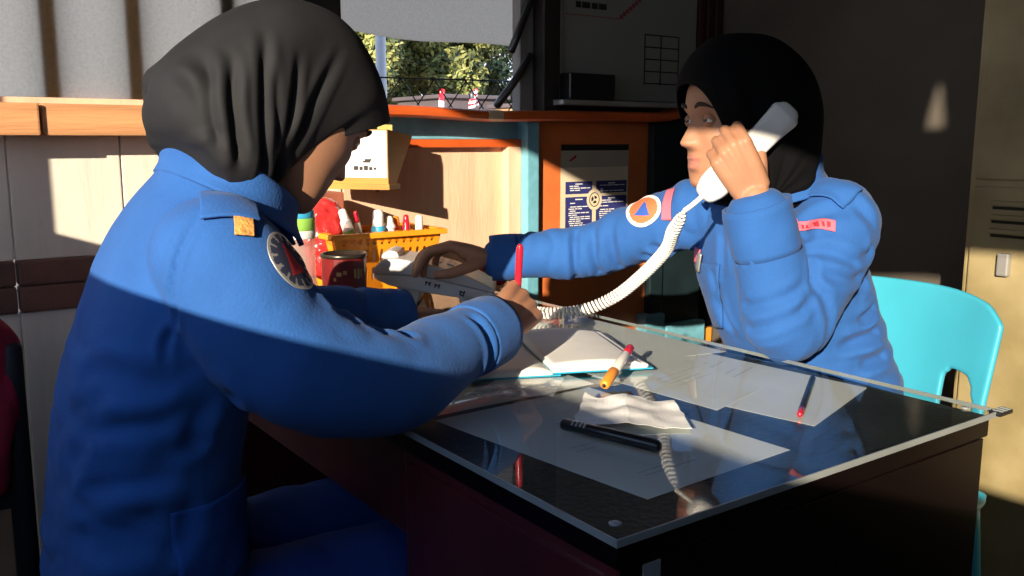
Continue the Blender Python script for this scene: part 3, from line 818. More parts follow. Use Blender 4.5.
pen('red_pen', (.302, .572, ZT + .022), (.283, .532, .936), [(0, .05, .0012, .0035, 'alu', 'nib'), (.05, .98, .0052, .0055, 'redpen', 'barrel'), (.98, 1, .005, .004, 'redpen', 'end_cap')], 'red pen held upright in the writing hand')
# crumpled receipt
V, F = [], []
c4 = [np.array(q) for q in ((.165, .262, 0), (.272, .170, 0), (.336, .262, 0), (.243, .332, 0))]
nx, ny = 26, 18
for i in range(nx + 1):
    for j in range(ny + 1):
        u, v = i / nx, j / ny
        p = (c4[0] * (1 - u) + c4[1] * u) * (1 - v) + (c4[3] * (1 - u) + c4[2] * u) * v
        fold = .012 * max(0, 1 - abs(u - .45) / .30) + .012 * max(0, (.25 - u) / .25) * v
        z = .0012 + fold * (.5 + .5 * v) + .003 * (noise.noise(Vector((u * 5, v * 4, 1))) + .6) + .004 * max(0, u - .8) * v * 5 * .5
        p = p + np.array((.004 * noise.noise(Vector((u * 6, v * 5, 7))), .004 * noise.noise(Vector((u * 6, v * 5, 9))), 0))
        V.append((p[0], p[1], ZT + max(.0006, z)))
for i in range(nx):
    for j in range(ny): F.append((i * (ny + 1) + j, (i + 1) * (ny + 1) + j, (i + 1) * (ny + 1) + j + 1, i * (ny + 1) + j + 1))
me = apply_mods(me_from([(np.array(V), F)]), [('SOLIDIFY', dict(thickness=.0004))])
o = link('crumpled_receipt', me, 'paper', None, (.25, .26, ZT)); tag(o, 'crumpled white receipt paper lying beside the thick black pen', 'paper')
# plastic film
V, F = [], []
c4 = [np.array(q) for q in ((.122, .440, 0), (.222, .372, 0), (.300, .446, 0), (.215, .495, 0))]
for i in range(31):
    for j in range(23):
        u, v = i / 30, j / 22
        p = (c4[0] * (1 - u) + c4[1] * u) * (1 - v) + (c4[3] * (1 - u) + c4[2] * u) * v
        z = .0015 + .009 * abs(noise.noise(Vector((u * 4, v * 5, 3)))) + .006 * abs(noise.noise(Vector((u * 9, v * 9, 5)))) 
        if v > .55: z = min(z, .0016)
        V.append((p[0], p[1], ZT + z * (1 if v < .5 else .4)))
for i in range(30):
    for j in range(22): F.append((i * 23 + j, (i + 1) * 23 + j, (i + 1) * 23 + j + 1, i * 23 + j + 1))
o = link('plastic_wrapper', me_from([(np.array(V), F)]), 'film', None, (.2, .43, ZT)); tag(o, 'crinkled clear plastic wrapper lying in front of the notebook', 'wrapper')

# ------------------------------------------------------------------ telephone
ph_ = thing('desk_telephone', (.43, 1.04, ZT), 'light grey desk telephone base tilted under the reaching hand', 'telephone')
ax = np.array((.80, -.60, 0.)); pe = np.array((.60, .80, 0.)); P0 = np.array((.332, 1.108, 0.))
bm = bmesh.new()
def phpr(sec, b0, b1, bev=.004):
    b = bmesh.new()
    sec = [(s, .75 + (z - .75) * .86) for s, z in sec]
    A = [b.verts.new(tuple(P0 + ax * s + pe * b0 + np.array((0, 0, z)))) for s, z in sec]; B = [b.verts.new(tuple(P0 + ax * s + pe * b1 + np.array((0, 0, z)))) for s, z in sec]
    n = len(sec)
    for i in range(n): b.faces.new((A[i], A[(i + 1) % n], B[(i + 1) % n], B[i]))
    b.faces.new(A); b.faces.new(list(reversed(B)))
    bmesh.ops.recalc_face_normals(b, faces=b.faces)
    if bev: bmesh.ops.bevel(b, geom=list(b.edges), offset=bev, segments=2, profile=.6, affect='EDGES')
    return from_bm(b)
sec_top = [(-.005, .838), (.018, .866), (.05, .868), (.10, .858), (.155, .842), (.20, .822), (.245, .796), (.246, .786), (.10, .826), (-.002, .832)]
sec_bot = [(-.002, .831), (.10, .825), (.246, .785), (.243, .768), (.16, .776), (.075, .792), (.03, .803), (.003, .818)]
link('top_shell', phpr(sec_top, 0, .15), 'phone', ph_)
link('lower_shell', phpr(sec_bot, .002, .148), 'phone', ph_)
link('foot', phpr([(.045, .800), (.095, .790), (.085, .752), (.055, .752)], .01, .14, .003), 'phone', ph_)
link('foot', phpr([(.17, .776), (.235, .770), (.23, .752), (.185, .752)], .01, .14, .003), 'phone', ph_)
link('cradle_hook', phpr([(.01, .862), (.05, .866), (.045, .880), (.03, .884), (.014, .876)], .03, .12, .005), 'phone', ph_)
bm = bmesh.new()
def dash(s, z, w, h):
    z = .75 + (z - .75) * .86
    c = P0 + ax * s + pe * -.0004
    bm_box(bm, (0, -.0006, 0), (w, .0006, h), 0, 0, Matrix.Translation((c[0], c[1], z)) @ Matrix.Rotation(math.atan2(ax[1], ax[0]), 4, 'Z') @ Matrix.Rotation(.36, 4, 'Y'))
bm.free()
for s, z in ((.105, .812), (.124, .806), (.175, .790)):
    bm = bmesh.new()
    dash(s, z, .010, .0024); dash(s, z - .006, .0028, .0075); dash(s + .0072, z - .008, .0028, .0090)
    if s > .15: dash(s, z - .0085, .010, .0024)
    link('port_mark', from_bm(bm), 'black', ph_)
# keypad keys
kk = 0
for i in range(4):
    for j in range(3):
        s = .10 + i * .026; z = .858 - (s - .10) * .30 + .001 - (.0 if s < .155 else (s - .155) * .22)
        z = .75 + (z - .75) * .86
        c = P0 + ax * s + pe * (.068 + j * .024)
        bm = bmesh.new(); bm_box(bm, (-.008, -.009, -.004), (.008, .009, .003), .002, 0, Matrix.Translation((c[0], c[1], z)) @ Matrix.Rotation(math.atan2(ax[1], ax[0]), 4, 'Z') @ Matrix.Rotation(.33, 4, 'Y'))
        link('key', from_bm(bm), 'alu', ph_)

# handset: two rounded ends joined by a slimmer grip
hs = thing('telephone_handset', (.645, .43, 1.06), 'white telephone handset held to the ear by the woman on the right', 'telephone handset')
h0 = np.array((.578, .438, 1.010)); h1 = np.array((.684, .380, 1.129)); hd = (h1 - h0) / np.linalg.norm(h1 - h0)
vw = np.array((.76, .65, 0.)); sd_ = np.cross(hd, vw); sd_ /= np.linalg.norm(sd_); th_ = np.cross(sd_, hd)
Pm = [h0 - hd * .006, h0 + hd * .012, h0 + hd * .045, h0 + hd * .072 - vw * .006, h0 + hd * .105 - vw * .008, h0 + hd * .135 - vw * .004, h0 + hd * .165, h1 - hd * .003, h1 + hd * .010]
hm = remesh([tube(Pm, [.018, .024, .0245, .0220, .0215, .0220, .0245, .0245, .018], [.012, .016, .016, .013, .0125, .013, .0155, .0155, .011], side=sd_, n=28, sub=5, power=3.6)], .002, 5)
link('shell', hm, 'handset', hs, smooth=True)
for c in (h0 + hd * .022, h1 - hd * .02):
    link('ear_cap' if c[2] > 1.06 else 'mouth_cap', fixed(me_from([tube([c + th_ * .010, c + th_ * .020], [.02, .017], n=20, sub=2, side=sd_)])), 'handset', hs, smooth=True)
tube_obj('cord_plug', [h0 - hd * .002, h0 - hd * .02 + np.array((-.004, .004, -.004)), h0 - hd * .034 + np.array((-.008, .008, -.006))], .0042, 'cord', hs, n=8)

# coiled cord
path = catmull([(.554, .462, .978), (.570, .500, .945), (.607, .553, .905), (.628, .638, .845), (.626, .705, .799), (.590, .748, .7725), (.540, .785, .7655), (.520, .845, .7655), (.524, .905, .766), (.530, .955, .772), (.5235, .972, .779)], 60)
seg = np.linalg.norm(np.diff(path, axis=0), axis=1); cum = np.concatenate([[0], np.cumsum(seg)]); tot = cum[-1]
pitch = .0078; turns = tot / pitch; N = int(turns * 11)
ss = np.linspace(0, tot, N); C = np.stack([np.interp(ss, cum, path[:, i]) for i in range(3)], 1)
T = np.gradient(C, axis=0); T /= np.linalg.norm(T, axis=1)[:, None]
a = np.cross(T, np.array((.6, -.75, .2))); a /= np.linalg.norm(a, axis=1)[:, None]; b = np.cross(T, a)
ph2 = 2 * np.pi * ss / pitch
rad = np.interp(ss, [0, .02, .05, tot - .03, tot], [.002, .0075, .0098, .0098, .003])
H = C + a * (np.cos(ph2) * rad)[:, None] + b * (np.sin(ph2) * rad)[:, None]
H[:, 2] = np.maximum(H[:, 2], ZT + .003)
o = link('coiled_cord', fixed(me_from([tube(H, .0026, n=6, sub=1, side=(.31, .22, .9))])), 'cord', None, (.57, .75, ZT), smooth=True)
tag(o, 'white coiled telephone cord hanging from the handset to the base', 'cord')

# ------------------------------------------------------------------ basket and what is in it
bk = thing('plastic_basket', (.40, 1.34, ZT), 'orange plastic basket with slotted sides at the far end of the desk', 'basket')
bx0, bx1, by0, by1, bz0, bz1 = 0.319, 0.585, 1.26, 1.425, .754, 0.884
fl = .022
def wall_slots(a, b, inward, nslots, name):
    """sloping slotted basket side from top corner a to b; bottom pulled in by fl"""
    a = np.array(a); b = np.array(b); L = np.linalg.norm(b - a); d = (b - a) / L; inn = np.array(inward)
    Hh = bz1 - bz0
    hl_ = []
    sw = L / (nslots + 1.5)
    for r in range(3):
        z0, z1 = .026 + r * .040, .026 + r * .040 + .029
        for k in range(nslots):
            c = (k + 1.25) * sw
            w = sw * .24
            hl_.append([(c - w, z0 + w), (c - w * .6, z0), (c + w * .6, z0), (c + w, z0 + w), (c + w, z1 - w), (c + w * .6, z1), (c - w * .6, z1), (c - w, z1 - w)])
    me = plate([(0, Hh), (fl * .9, 0), (L - fl * .9, 0), (L, Hh)], hl_, .003, Matrix.Identity(4))
    p = coords(me); q = np.empty_like(p)
    for i in range(len(p)):
        x, z, t = p[i]
        w = a + d * x + inn * (fl * (1 - z / Hh) + t)
        q[i] = (w[0], w[1], bz0 + z)
    setco(me, q)
    return link(name, me, 'basket', bk)
wall_slots((bx0, by0, 0), (bx1, by0, 0), (0, 1, 0), 13, 'side_wall')
wall_slots((bx1, by0, 0), (bx1, by1, 0), (-1, 0, 0), 11, 'side_wall')
wall_slots((bx1, by1, 0), (bx0, by1, 0), (0, -1, 0), 13, 'side_wall')
wall_slots((bx0, by1, 0), (bx0, by0, 0), (1, 0, 0), 11, 'side_wall')
bm = bmesh.new(); bm_box(bm, (bx0 + fl - .002, by0 + fl - .002, bz0 - .003), (bx1 - fl + .002, by1 - fl + .002, bz0 + .002), .001); link('floor_plate', from_bm(bm), 'basket', bk)
bm = bmesh.new()
for lo, hi in (((bx0 - .010, by0 - .012, bz1 - .003), (bx1 + .010, by0 + .003, bz1 + .004)), ((bx0 - .010, by1 - .003, bz1 - .003), (bx1 + .010, by1 + .012, bz1 + .004)), ((bx0 - .012, by0 - .006, bz1 - .003), (bx0 + .003, by1 + .006, bz1 + .004)), ((bx1 - .003, by0 - .006, bz1 - .003), (bx1 + .012, by1 + .006, bz1 + .004))):
    bm_box(bm, lo, hi, .003)
bm_box(bm, (bx0 - .010, by0 - .013, bz1 - .008), (bx1 + .010, by0 - .009, bz1 + .002), .0015)
bm_box(bm, (bx0 - .013, by0 - .010, bz1 - .008), (bx0 - .009, by1 + .010, bz1 + .002), .0015)
link('rim', from_bm(bm), 'basket', bk)

def leaning(name, a, b, segs, label, cat):
    return pen(name, a, b, segs, label, cat, 16)
# red bag behind
bag = remesh([tube([(.330, 1.345, .80), (.333, 1.35, .87), (.338, 1.352, .93), (.336, 1.35, .953)], [.040, .052, .045, .018], [.036, .042, .036, .014], side=(1, 0, 0), n=20)], .005, 2)
p = coords(bag); setco(bag, p + normals(bag) * (vnoise(p * 45, 3) * .006 + vnoise(p * 90, 5) * .003)[:, None])
o = link('red_plastic_bag', bag, 'redbag', None, (.33, 1.35, .80), smooth=True); tag(o, 'crinkled red plastic bag stuffed in the left end of the orange basket', 'bag')
leaning('white_tube', (0.408, 1.299, 0.772), (0.355, 1.298, 0.935), [(0, .86, .013, .0125, 'white', 'tube_body'), (.62, .74, .0133, .0133, 'greenlab', 'label_band'), (.86, 1, .010, .009, 'white', 'tube_cap')], 'white tube with a green band leaning in the orange basket', 'tube')
leaning('clear_marker', (0.430, 1.331, 0.772), (0.393, 1.310, 0.930), [(0, .85, .007, .007, 'clear', 'barrel'), (.85, 1, .006, .005, 'redpen', 'end_cap')], 'slim clear marker with a red end leaning in the orange basket', 'marker')
leaning('correction_bottle', (0.441, 1.298, 0.772), (0.443, 1.298, 0.928), [(0, .55, .0155, .0155, 'white', 'bottle_body'), (.55, .78, .016, .016, 'bluelab', 'label_band'), (.78, 1.0, .0135, .0125, 'white', 'bottle_cap')], 'white bottle with a blue band standing in the orange basket', 'bottle')
leaning('white_spray_bottle', (0.479, 1.305, 0.772), (0.475, 1.305, 0.914), [(0, .78, .011, .011, 'clear', 'bottle_body'), (.78, 1, .0135, .008, 'white', 'spray_head'), (.86, .95, .016, .006, 'white', 'trigger')], 'small white spray bottle in the middle of the orange basket', 'bottle')
leaning('red_lighter', (0.515, 1.299, 0.772), (0.515, 1.299, 0.917), [(0, .9, .0085, .0085, 'redpen', 'barrel'), (.9, 1, .0075, .006, 'redpen', 'end_cap')], 'red lighter standing in the orange basket right of the spray bottle', 'lighter')
leaning('white_glue_stick', (0.547, 1.298, 0.772), (0.549, 1.298, 0.913), [(0, .82, .009, .009, 'white', 'barrel'), (.82, 1, .0095, .0085, 'white', 'glue_cap')], 'white glue stick standing at the right end of the orange basket', 'glue stick')
leaning('orange_jar', (0.499, 1.321, 0.772), (0.498, 1.323, 0.910), [(0, .85, .0145, .015, 'orangegrip', 'jar_body'), (.85, 1, .013, .011, 'orangegrip', 'jar_lid')], 'orange jar standing behind the red lighter in the basket', 'jar')
leaning('blue_eraser_pen', (0.543, 1.331, 0.772), (0.560, 1.315, 0.903), [(0, .8, .006, .006, 'bluelab', 'barrel'), (.8, 1, .0055, .004, 'bluelab', 'end_cap')], 'blue pen end poking out of the right end of the basket', 'pen')

# can and bottle
cn = thing('coffee_tin', (.245, 1.06, ZT), 'open dark red tin can beside the water bottle at the far end', 'can')
cc = (.245, 1.06, ZT)
link('tin_wall', fixed(me_from([lathe([(.040, 0), (.0425, .003), (.0425, .116), (.044, .119), (.044, .123), (.0415, .123), (.0405, .119), (.0405, .012), (.038, .010)], cc)])), 'can', cn, smooth=False)
link('rim', fixed(me_from([lathe([(.0435, .117), (.0452, .119), (.0452, .1235), (.043, .125), (.0405, .1235), (.0405, .118)], cc)])), 'tin', cn, smooth=True)
for (a, z, w, h) in ((-2.35, .085, .22, .007), (-2.05, .088, .16, .007), (-2.5, .075, .12, .006), (-2.2, .035, .22, .022), (-1.55, .08, .10, .018), (-1.38, .078, .12, .02), (-1.2, .08, .10, .016), (-1.5, .045, .25, .006)):
    V, F = [], []
    for k in range(5):
        x = a + w * k / 4
        for r, zz in ((.0424, z), (.0431, z), (.0431, z + h), (.0424, z + h)): V.append((cc[0] + r * math.cos(x), cc[1] + r * math.sin(x), cc[2] + zz))
    for k in range(4):
        for q in range(4): F.append((k * 4 + q, k * 4 + (q + 1) % 4, k * 4 + 4 + (q + 1) % 4, k * 4 + 4 + q))
    F += [(0, 1, 2, 3), (19, 18, 17, 16)]
    link('printed_mark', fixed(me_from([(np.array(V), F)])), 'gold', cn)
bt = thing('water_bottle', (.185, 1.14, ZT), 'clear plastic water bottle with a blue and green label', 'bottle')
bc = (.185, 1.14, ZT)
prof = [(.030, 0), (.034, .004)]
for k in range(9): prof += [(.0345, .012 + k * .014), (.0325, .019 + k * .014)]
prof += [(.0345, .142), (.0345, .188), (.033, .196), (.030, .208), (.020, .228), (.0135, .240), (.0130, .252)]
link('bottle_body', fixed(me_from([lathe(prof, bc)])), 'bottle', bt, smooth=True)
for z0, z1, m, nm in ((.150, .166, 'white', 'label'), (.166, .190, 'greenlab', 'label'), (.190, .206, 'bluelab', 'label')):
    r = .0350 if z1 < .2 else .0345
    link(nm, fixed(me_from([lathe([(r, z0), (r + .0006, z0 + .001), (r + .0006 - (.002 if z1 > .2 else 0), z1 - .001), (r - (.002 if z1 > .2 else 0), z1)], bc)])), m, bt, smooth=True)
link('bottle_cap', fixed(me_from([lathe([(.0150, .246), (.0155, .247), (.0155, .262), (.0140, .265), (.0005, .265)], bc)])), 'white', bt, smooth=True)
# pink item and red pouch behind the phone
rb = remesh([tube([(0.596, 1.181, .770), (0.636, 1.161, .79), (0.676, 1.141, .772)], [.014, .03, .014], [.012, .024, .012], side=(0, 0, 1), n=16)], .004, 2)
p = coords(rb); setco(rb, p + normals(rb) * (vnoise(p * 60, 9) * .004)[:, None])
o = link('red_pouch', rb, 'redbag', None, (0.636, 1.161, ZT), smooth=True); tag(o, 'crumpled red pouch lying behind the telephone base', 'pouch')

# ------------------------------------------------------------------ chairs
ch = thing('cyan_chair', (.98, .43, 0), 'bright cyan plastic chair the woman with the handset sits on', 'chair')
def chair_back():
    V, F = [], []
    nu, nv = 48, 36
    cx, cy = 1.13, .455
    keep = {}
    for i in range(nu + 1):
        for j in range(nv + 1):
            u = i / nu * 2 - 1; v = j / nv
            hw = .205 + .022 * v
            top = .818 - .035 * abs(u) ** 3.5 - (.02 * max(0, abs(u) - .85) / .15)
            z = .43 + (top - .43) * v
            y = cy + u * hw
            x = cx - .005 + .055 * v - .055 * u * u
            V.append((x, y, z)); 
    for i in range(nu):
        for j in range(nv):
            u = (i + .5) / nu * 2 - 1; v = (j + .5) / nv
            z = .43 + .4 * v
            yy = cy + u * (.205 + .022 * v)
            inhole = any(abs((yy - hy) / .036) ** 2.2 + abs((z - .620) / .058) ** 2.2 < 1 for hy in (.305, .555))
            if inhole: continue
            F.append((i * (nv + 1) + j, (i + 1) * (nv + 1) + j, (i + 1) * (nv + 1) + j + 1, i * (nv + 1) + j + 1))
    me = me_from([(np.array(V), F)])
    bm = bmesh.new(); bm.from_mesh(me); bmesh.ops.delete(bm, geom=[v for v in bm.verts if not v.link_faces], context='VERTS'); bm.to_mesh(me); bm.free()
    return apply_mods(me, [('SMOOTH', dict(iterations=3)), ('SOLIDIFY', dict(thickness=.012, offset=0)), ('SUBSURF', dict(levels=1, render_levels=1))])
link('backrest', chair_back(), 'chair', ch, smooth=True)
V, F = tube([(.76, .43, .425), (.80, .43, .430), (.95, .43, .420), (1.10, .43, .428), (1.14, .43, .44)], [.16, .195, .205, .20, .19], [.012, .014, .014, .014, .012], side=(0, 1, 0), n=28, power=3)
link('seat', fixed(me_from([(V, F)])), 'chair', ch, smooth=True)
for x, y in ((.79, .26), (.79, .60), (1.11, .26), (1.11, .60)):
    s = 1 if x > 1 else -1
    tube_obj('leg', [(x, y, .425), (x + .02 * s, y + (.015 if y > .43 else -.015), .2), (x + .04 * s, y + (.03 if y > .43 else -.03), .0)], [.022, .018, .015], 'chair', ch, n=10)

# stool under the writing woman
st = thing('black_stool', (-.22, .58, 0), 'dark stool the writing woman sits on', 'stool')
link('seat', fixed(me_from([lathe([(.0005, .375), (.17, .375), (.185, .382), (.185, .400), (.17, .408), (.0005, .410)], (-.22, .58, 0), 32)])), 'stoolp', st, smooth=True)
for sx_ in (-1, 1):
    for sy_ in (-1, 1):
        tube_obj('leg', [(-.22 + sx_ * .11, .58 + sy_ * .11, .38), (-.22 + sx_ * .15, .58 + sy_ * .15, 0)], .014, 'stoolp', st, n=10)

# dark chair at the far left with a red garment hung on it
dc = thing('dark_chair', (-.53, .98, 0), 'dark wooden chair behind the writing woman at the left edge', 'chair')
for x, y in ((-.70, .91), (-.352, .91), (-.70, 1.27), (-.352, 1.27)):
    top = .80 if y < 1 else .43
    tube_obj('leg', [(x, y, 0), (x, y, .43), (x, y - (.02 if y < 1 else 0), top)], .016, 'darkwood', dc, n=8, power=4)
box('seat', (-.725, .90, .425), (-.33, 1.29, .452), 'darkwood', dc, bev=.006)
box('back_rail', (-.70, .885, .73), (-.352, .905, .80), 'darkwood', dc, bev=.005)
box('back_rail', (-.70, .893, .56), (-.352, .908, .61), 'darkwood', dc, bev=.005)
gm = remesh([tube([(-.545, .893, .60), (-.54, .893, .70), (-.53, .893, .80), (-.53, .893, .838)], [.17, .185, .195, .17], [.030, .034, .036, .022], side=(1, 0, 0), n=40, power=3)], .006, 2)
p = coords(gm)
d = vnoise(p * np.array((26, 26, 6)), 4) * .010 + vnoise(p * np.array((60, 60, 20)), 6) * .005
setco(gm, p + normals(gm) * d[:, None])
o = link('red_garment', gm, 'redcloth', None, (-.53, .893, .72), smooth=True); tag(o, 'dark red garment hung over the back of the dark chair', 'garment')

# ------------------------------------------------------------------ people
def head_parts(origin, x, y, z):
    """closed head surface with face relief; returns verts(world), faces and local coords"""
    prof = [(-.1165, .060, .030, .012), (-.114, .068, .018, .022), (-.106, .078, .0, .033), (-.092, .084, -.026, .047), (-.075, .085, -.042, .0565), (-.05, .085, -.062, .0645), (-.025, .086, -.080, .069),
            (0, .085, -.091, .0705), (.022, .090, -.096, .0705), (.05, .087, -.097, .070), (.075, .074, -.089, .063), (.095, .053, -.068, .049), (.108, .030, -.042, .032), (.113, .008, -.018, .012)]
    pf = catmull([(p[0], p[1], p[2], p[3]) for p in prof], 5)
    n = 96; V = []
    for zz, xf, xb, w in pf:
        c = (xf + xb) / 2 - .005; 
        for k in range(n):
            a = 2 * math.pi * k / n
            ca, sa = math.cos(a), math.sin(a)
            px = (xf - c) * abs(ca) ** .82 if ca > 0 else -(c - xb) * abs(ca) ** .95
            py = w * math.copysign(abs(sa) ** .86, sa)
            V.append((c + px, py, zz))
    V = np.array(V)
    X_, Y_, Z_ = V.T
    front = np.clip((X_ - .03) / .04, 0, 1)
    g = lambda yy, zz, sy, sz: np.exp(-((Y_ - yy) / sy) ** 2 - ((Z_ - zz) / sz) ** 2)
    d = np.zeros(len(V))
    nz = np.clip((.012 - Z_) / .048, 0, 1) ** 1.15 * np.clip((Z_ + .049) / .010, 0, 1)
    sy = .0085 + .0055 * np.clip((-.012 - Z_) / .03, 0, 1)
    d += .0235 * nz * np.exp(-(np.abs(Y_) / sy) ** 2.4)
    d += .005 * (g(.013, -.037, .006, .007) + g(-.013, -.037, .006, .007))
    d += .0075 * np.exp(-(Y_ / .019) ** 2) * np.exp(-((Z_ + .0605) / .0052) ** 2)
    d += .0075 * np.exp(-(Y_ / .017) ** 2) * np.exp(-((Z_ + .0745) / .0058) ** 2)
    d -= .0035 * np.exp(-(Y_ / .022) ** 2) * np.exp(-((Z_ + .0675) / .0025) ** 2)
    d -= .003 * np.exp(-(Y_ / .016) ** 2) * np.exp(-((Z_ + .086) / .005) ** 2)
    d += .006 * g(0, -.103, .02, .011)
    d -= .0095 * (g(.031, .001, .0135, .0095) + g(-.031, .001, .0135, .0095))
    d += .0035 * (g(.030, .020, .018, .006) + g(-.030, .020, .018, .006))
    d += .004 * (g(.046, -.026, .018, .016) + g(-.046, -.026, .018, .016))
    V[:, 0] += d * front
    m = len(pf); F = []
    for i in range(m - 1):
        for k in range(n):
            q = (k + 1) % n; F.append((i * n + k, i * n + q, (i + 1) * n + q, (i + 1) * n + k))
    F.append(tuple(range(n - 1, -1, -1))); F.append(tuple((m - 1) * n + k for k in range(n)))
    R = np.stack([x, y, z]); Wv = np.asarray(origin) + V @ R
    parts = [(Wv, F)]
    for s in (-1, 1):   # ears
        e = [np.array((-.012, s * .068, -.028)), np.array((-.018, s * .072, -.005)), np.array((-.026, s * .072, .014))]
        parts.append(tube([np.asarray(origin) + q @ R for q in e], [.007, .012, .009], [.004, .005, .004], side=x, n=12, sub=4))
    return parts

def hand_parts(Wp, d, pn, right=True, L=.175, curls=None, thumb=None, splay=(.10, .03, -.04, -.12)):
    d = np.asarray(d, float); d /= np.linalg.norm(d); pn = np.asarray(pn, float); pn -= d * pn.dot(d); pn /= np.linalg.norm(pn)
    side = np.cross(d, pn) * (1 if right else -1); k = L / .18; Wp = np.asarray(Wp, float)
    curls = curls or [(25, 30, 20)] * 4
    off = [(.029, .088), (.010, .092), (-.0095, .088), (-.0275, .080)]
    lens = [(.042, .026, .021), (.047, .030, .022), (.043, .028, .021), (.033, .021, .019)]
    parts = [tube([Wp - d * .03, Wp + d * .008], [.026 * k, .026 * k], [.0185 * k, .0175 * k], side=side, n=18, sub=3)]
    for i in range(4):
        o, l = off[i]; kn = Wp + (d * l + side * o) * k
        st_ = Wp + (d * .006 + side * o * .62) * k
        parts.append(tube([st_, (st_ + kn) / 2 - pn * .002, kn - pn * .0015], [.0145 * k, .0138 * k, .0108 * k], [.0150 * k, .0138 * k, .0105 * k], side=side, n=14, sub=3))
        pts = [kn - d * .004]; a = 0; q = kn.copy(); fw = d + side * splay[i]; fw /= np.linalg.norm(fw)
        pts = [kn]
        for s in range(3):
            a += math.radians(curls[i][s]); dr = fw * math.cos(a) + pn * math.sin(a)
            q = q + dr * lens[i][s] * k; pts.append(q)
        r = (.0092 if i < 3 else .0080) * k
        parts.append(tube(pts, [r * 1.06, r, r * .92, r * .74], n=12, sub=4, side=side))
    th = thumb or ((.55, .65, .35), (.85, .28, .40), (.95, .05, .30))
    q = Wp + (d * .018 + side * .020 + pn * .006) * k; pts = [q]
    for s, ln_ in enumerate((.043, .034, .027)):
        c = np.array(th[s]); dr = d * c[0] + side * c[1] + pn * c[2]; dr /= np.linalg.norm(dr)
        q = q + dr * ln_ * k; pts.append(q)
    parts.append(tube(pts, [.0155 * k, .0118 * k, .0105 * k, .0080 * k], n=14, sub=4, side=pn))
    parts.append(tube([Wp + (d * .03 + side * .018 + pn * .004) * k, Wp + (d * .062 + side * .026 + pn * .005) * k], [.014 * k, .010 * k], n=12, sub=2, side=pn))
    return parts

def shirt_bvh(me):
    bm = bmesh.new(); bm.from_mesh(me); t = BVHTree.FromBMesh(bm); bm.free(); return t

def cloth_patch(name, bvh, c, nrm, up, w, h, parent, mats, pick, n=20, m=16, lift=.0018, thick=.0016, shape=None):
    """a patch sewn on cloth: a grid dropped on the cloth along -nrm"""
    c = Vector(c); nrm = Vector(nrm).normalized(); up = Vector(up); rt = up.cross(nrm).normalized(); up = nrm.cross(rt).normalized()
    bm = bmesh.new(); g = {}
    for i in range(n + 1):
        for j in range(m + 1):
            u, v = i / n * 2 - 1, j / m * 2 - 1
            if shape: u, v = shape(u, v)
            hit = bvh.ray_cast(c + rt * (u * w / 2) + up * (v * h / 2) + nrm * .10, -nrm, .25)
            if hit[0] is not None and hit[1].dot(nrm) > .05: g[i, j] = (bm.verts.new(hit[0] + hit[1] * lift), u, v)
    for i in range(n):
        for j in range(m):
            k = [(i, j), (i + 1, j), (i + 1, j + 1), (i, j + 1)]
            if all(q in g for q in k):
                uu = sum(g[q][1] for q in k) / 4; vv = sum(g[q][2] for q in k) / 4
                mi = pick(uu, vv)
                if mi is None: continue
                bm.faces.new([g[q][0] for q in k]).material_index = mi
    bmesh.ops.delete(bm, geom=[v for v in bm.verts if not v.link_faces], context='VERTS')
    for f in bm.faces:
        f.normal_update()
        if f.normal.dot(nrm) < 0: f.normal_flip()
    me = bpy.data.meshes.new('mesh'); bm.to_mesh(me); bm.free()
    me = apply_mods(me, [('SOLIDIFY', dict(thickness=thick, offset=1))])
    return link(name, me, mats, parent, smooth=True)

def round_grid(u, v):
    # map the square to the disc
    return u * math.sqrt(max(0, 1 - v * v / 2)), v * math.sqrt(max(0, 1 - u * u / 2))

def hijab_mesh(origin, x, y, z, top, bot, hw, bow, taper=None, thick=.003, n=90, sub=7, square=.78, foldfun=None):
    R = np.stack([x, y, z]); A = catmull([(*t, *b, w, bo, ta) for t, b, w, bo, ta in zip(top, bot, hw, bow, taper or [0] * len(hw))], sub)
    V, F = [], []; m = len(A)
    for i in range(m):
        tx, tz, bx, bz, w, bo, ta = A[i]
        ch_ = np.array((tx - bx, tz - bz)); L = np.linalg.norm(ch_); pd = np.array((-ch_[1], ch_[0])) / max(L, 1e-6)   # perpendicular: towards the back
        for k in range(n):
            a = 2 * math.pi * k / n; s = (1 + math.cos(a)) / 2; sn = math.sin(a)
            cs = math.copysign(abs(math.cos(a)) ** square, math.cos(a)); s = (1 + cs) / 2
            yy = w * (1 - ta * (1 - s) ** 1.9) * math.copysign(abs(sn) ** square, sn)
            p2 = np.array((bx, bz)) + ch_ * s + pd * bo * 1.15 * (1 - s) * (1 - math.exp(-s / .06))
            V.append((p2[0], yy, p2[1]))
    V = np.array(V)
    for i in range(m - 1):
        for k in range(n):
            q = (k + 1) % n; F.append((i * n + k, i * n + q, (i + 1) * n + q, (i + 1) * n + k))
    F.append(tuple((m - 1) * n + k for k in range(n)))
    me = fixed(me_from([(V, F)]))
    if foldfun is not None:
        p = coords(me); nr = normals(me)
        cen = p.mean(0); sgn = 1 if np.sum((p - cen) * nr) > 0 else -1
        setco(me, p + nr * sgn * foldfun(p)[:, None])
    p = coords(me); setco(me, np.asarray(origin) + p @ R)
    return apply_mods(me, [('SOLIDIFY', dict(thickness=thick, offset=0)), ('SUBSURF', dict(levels=1, render_levels=1))])

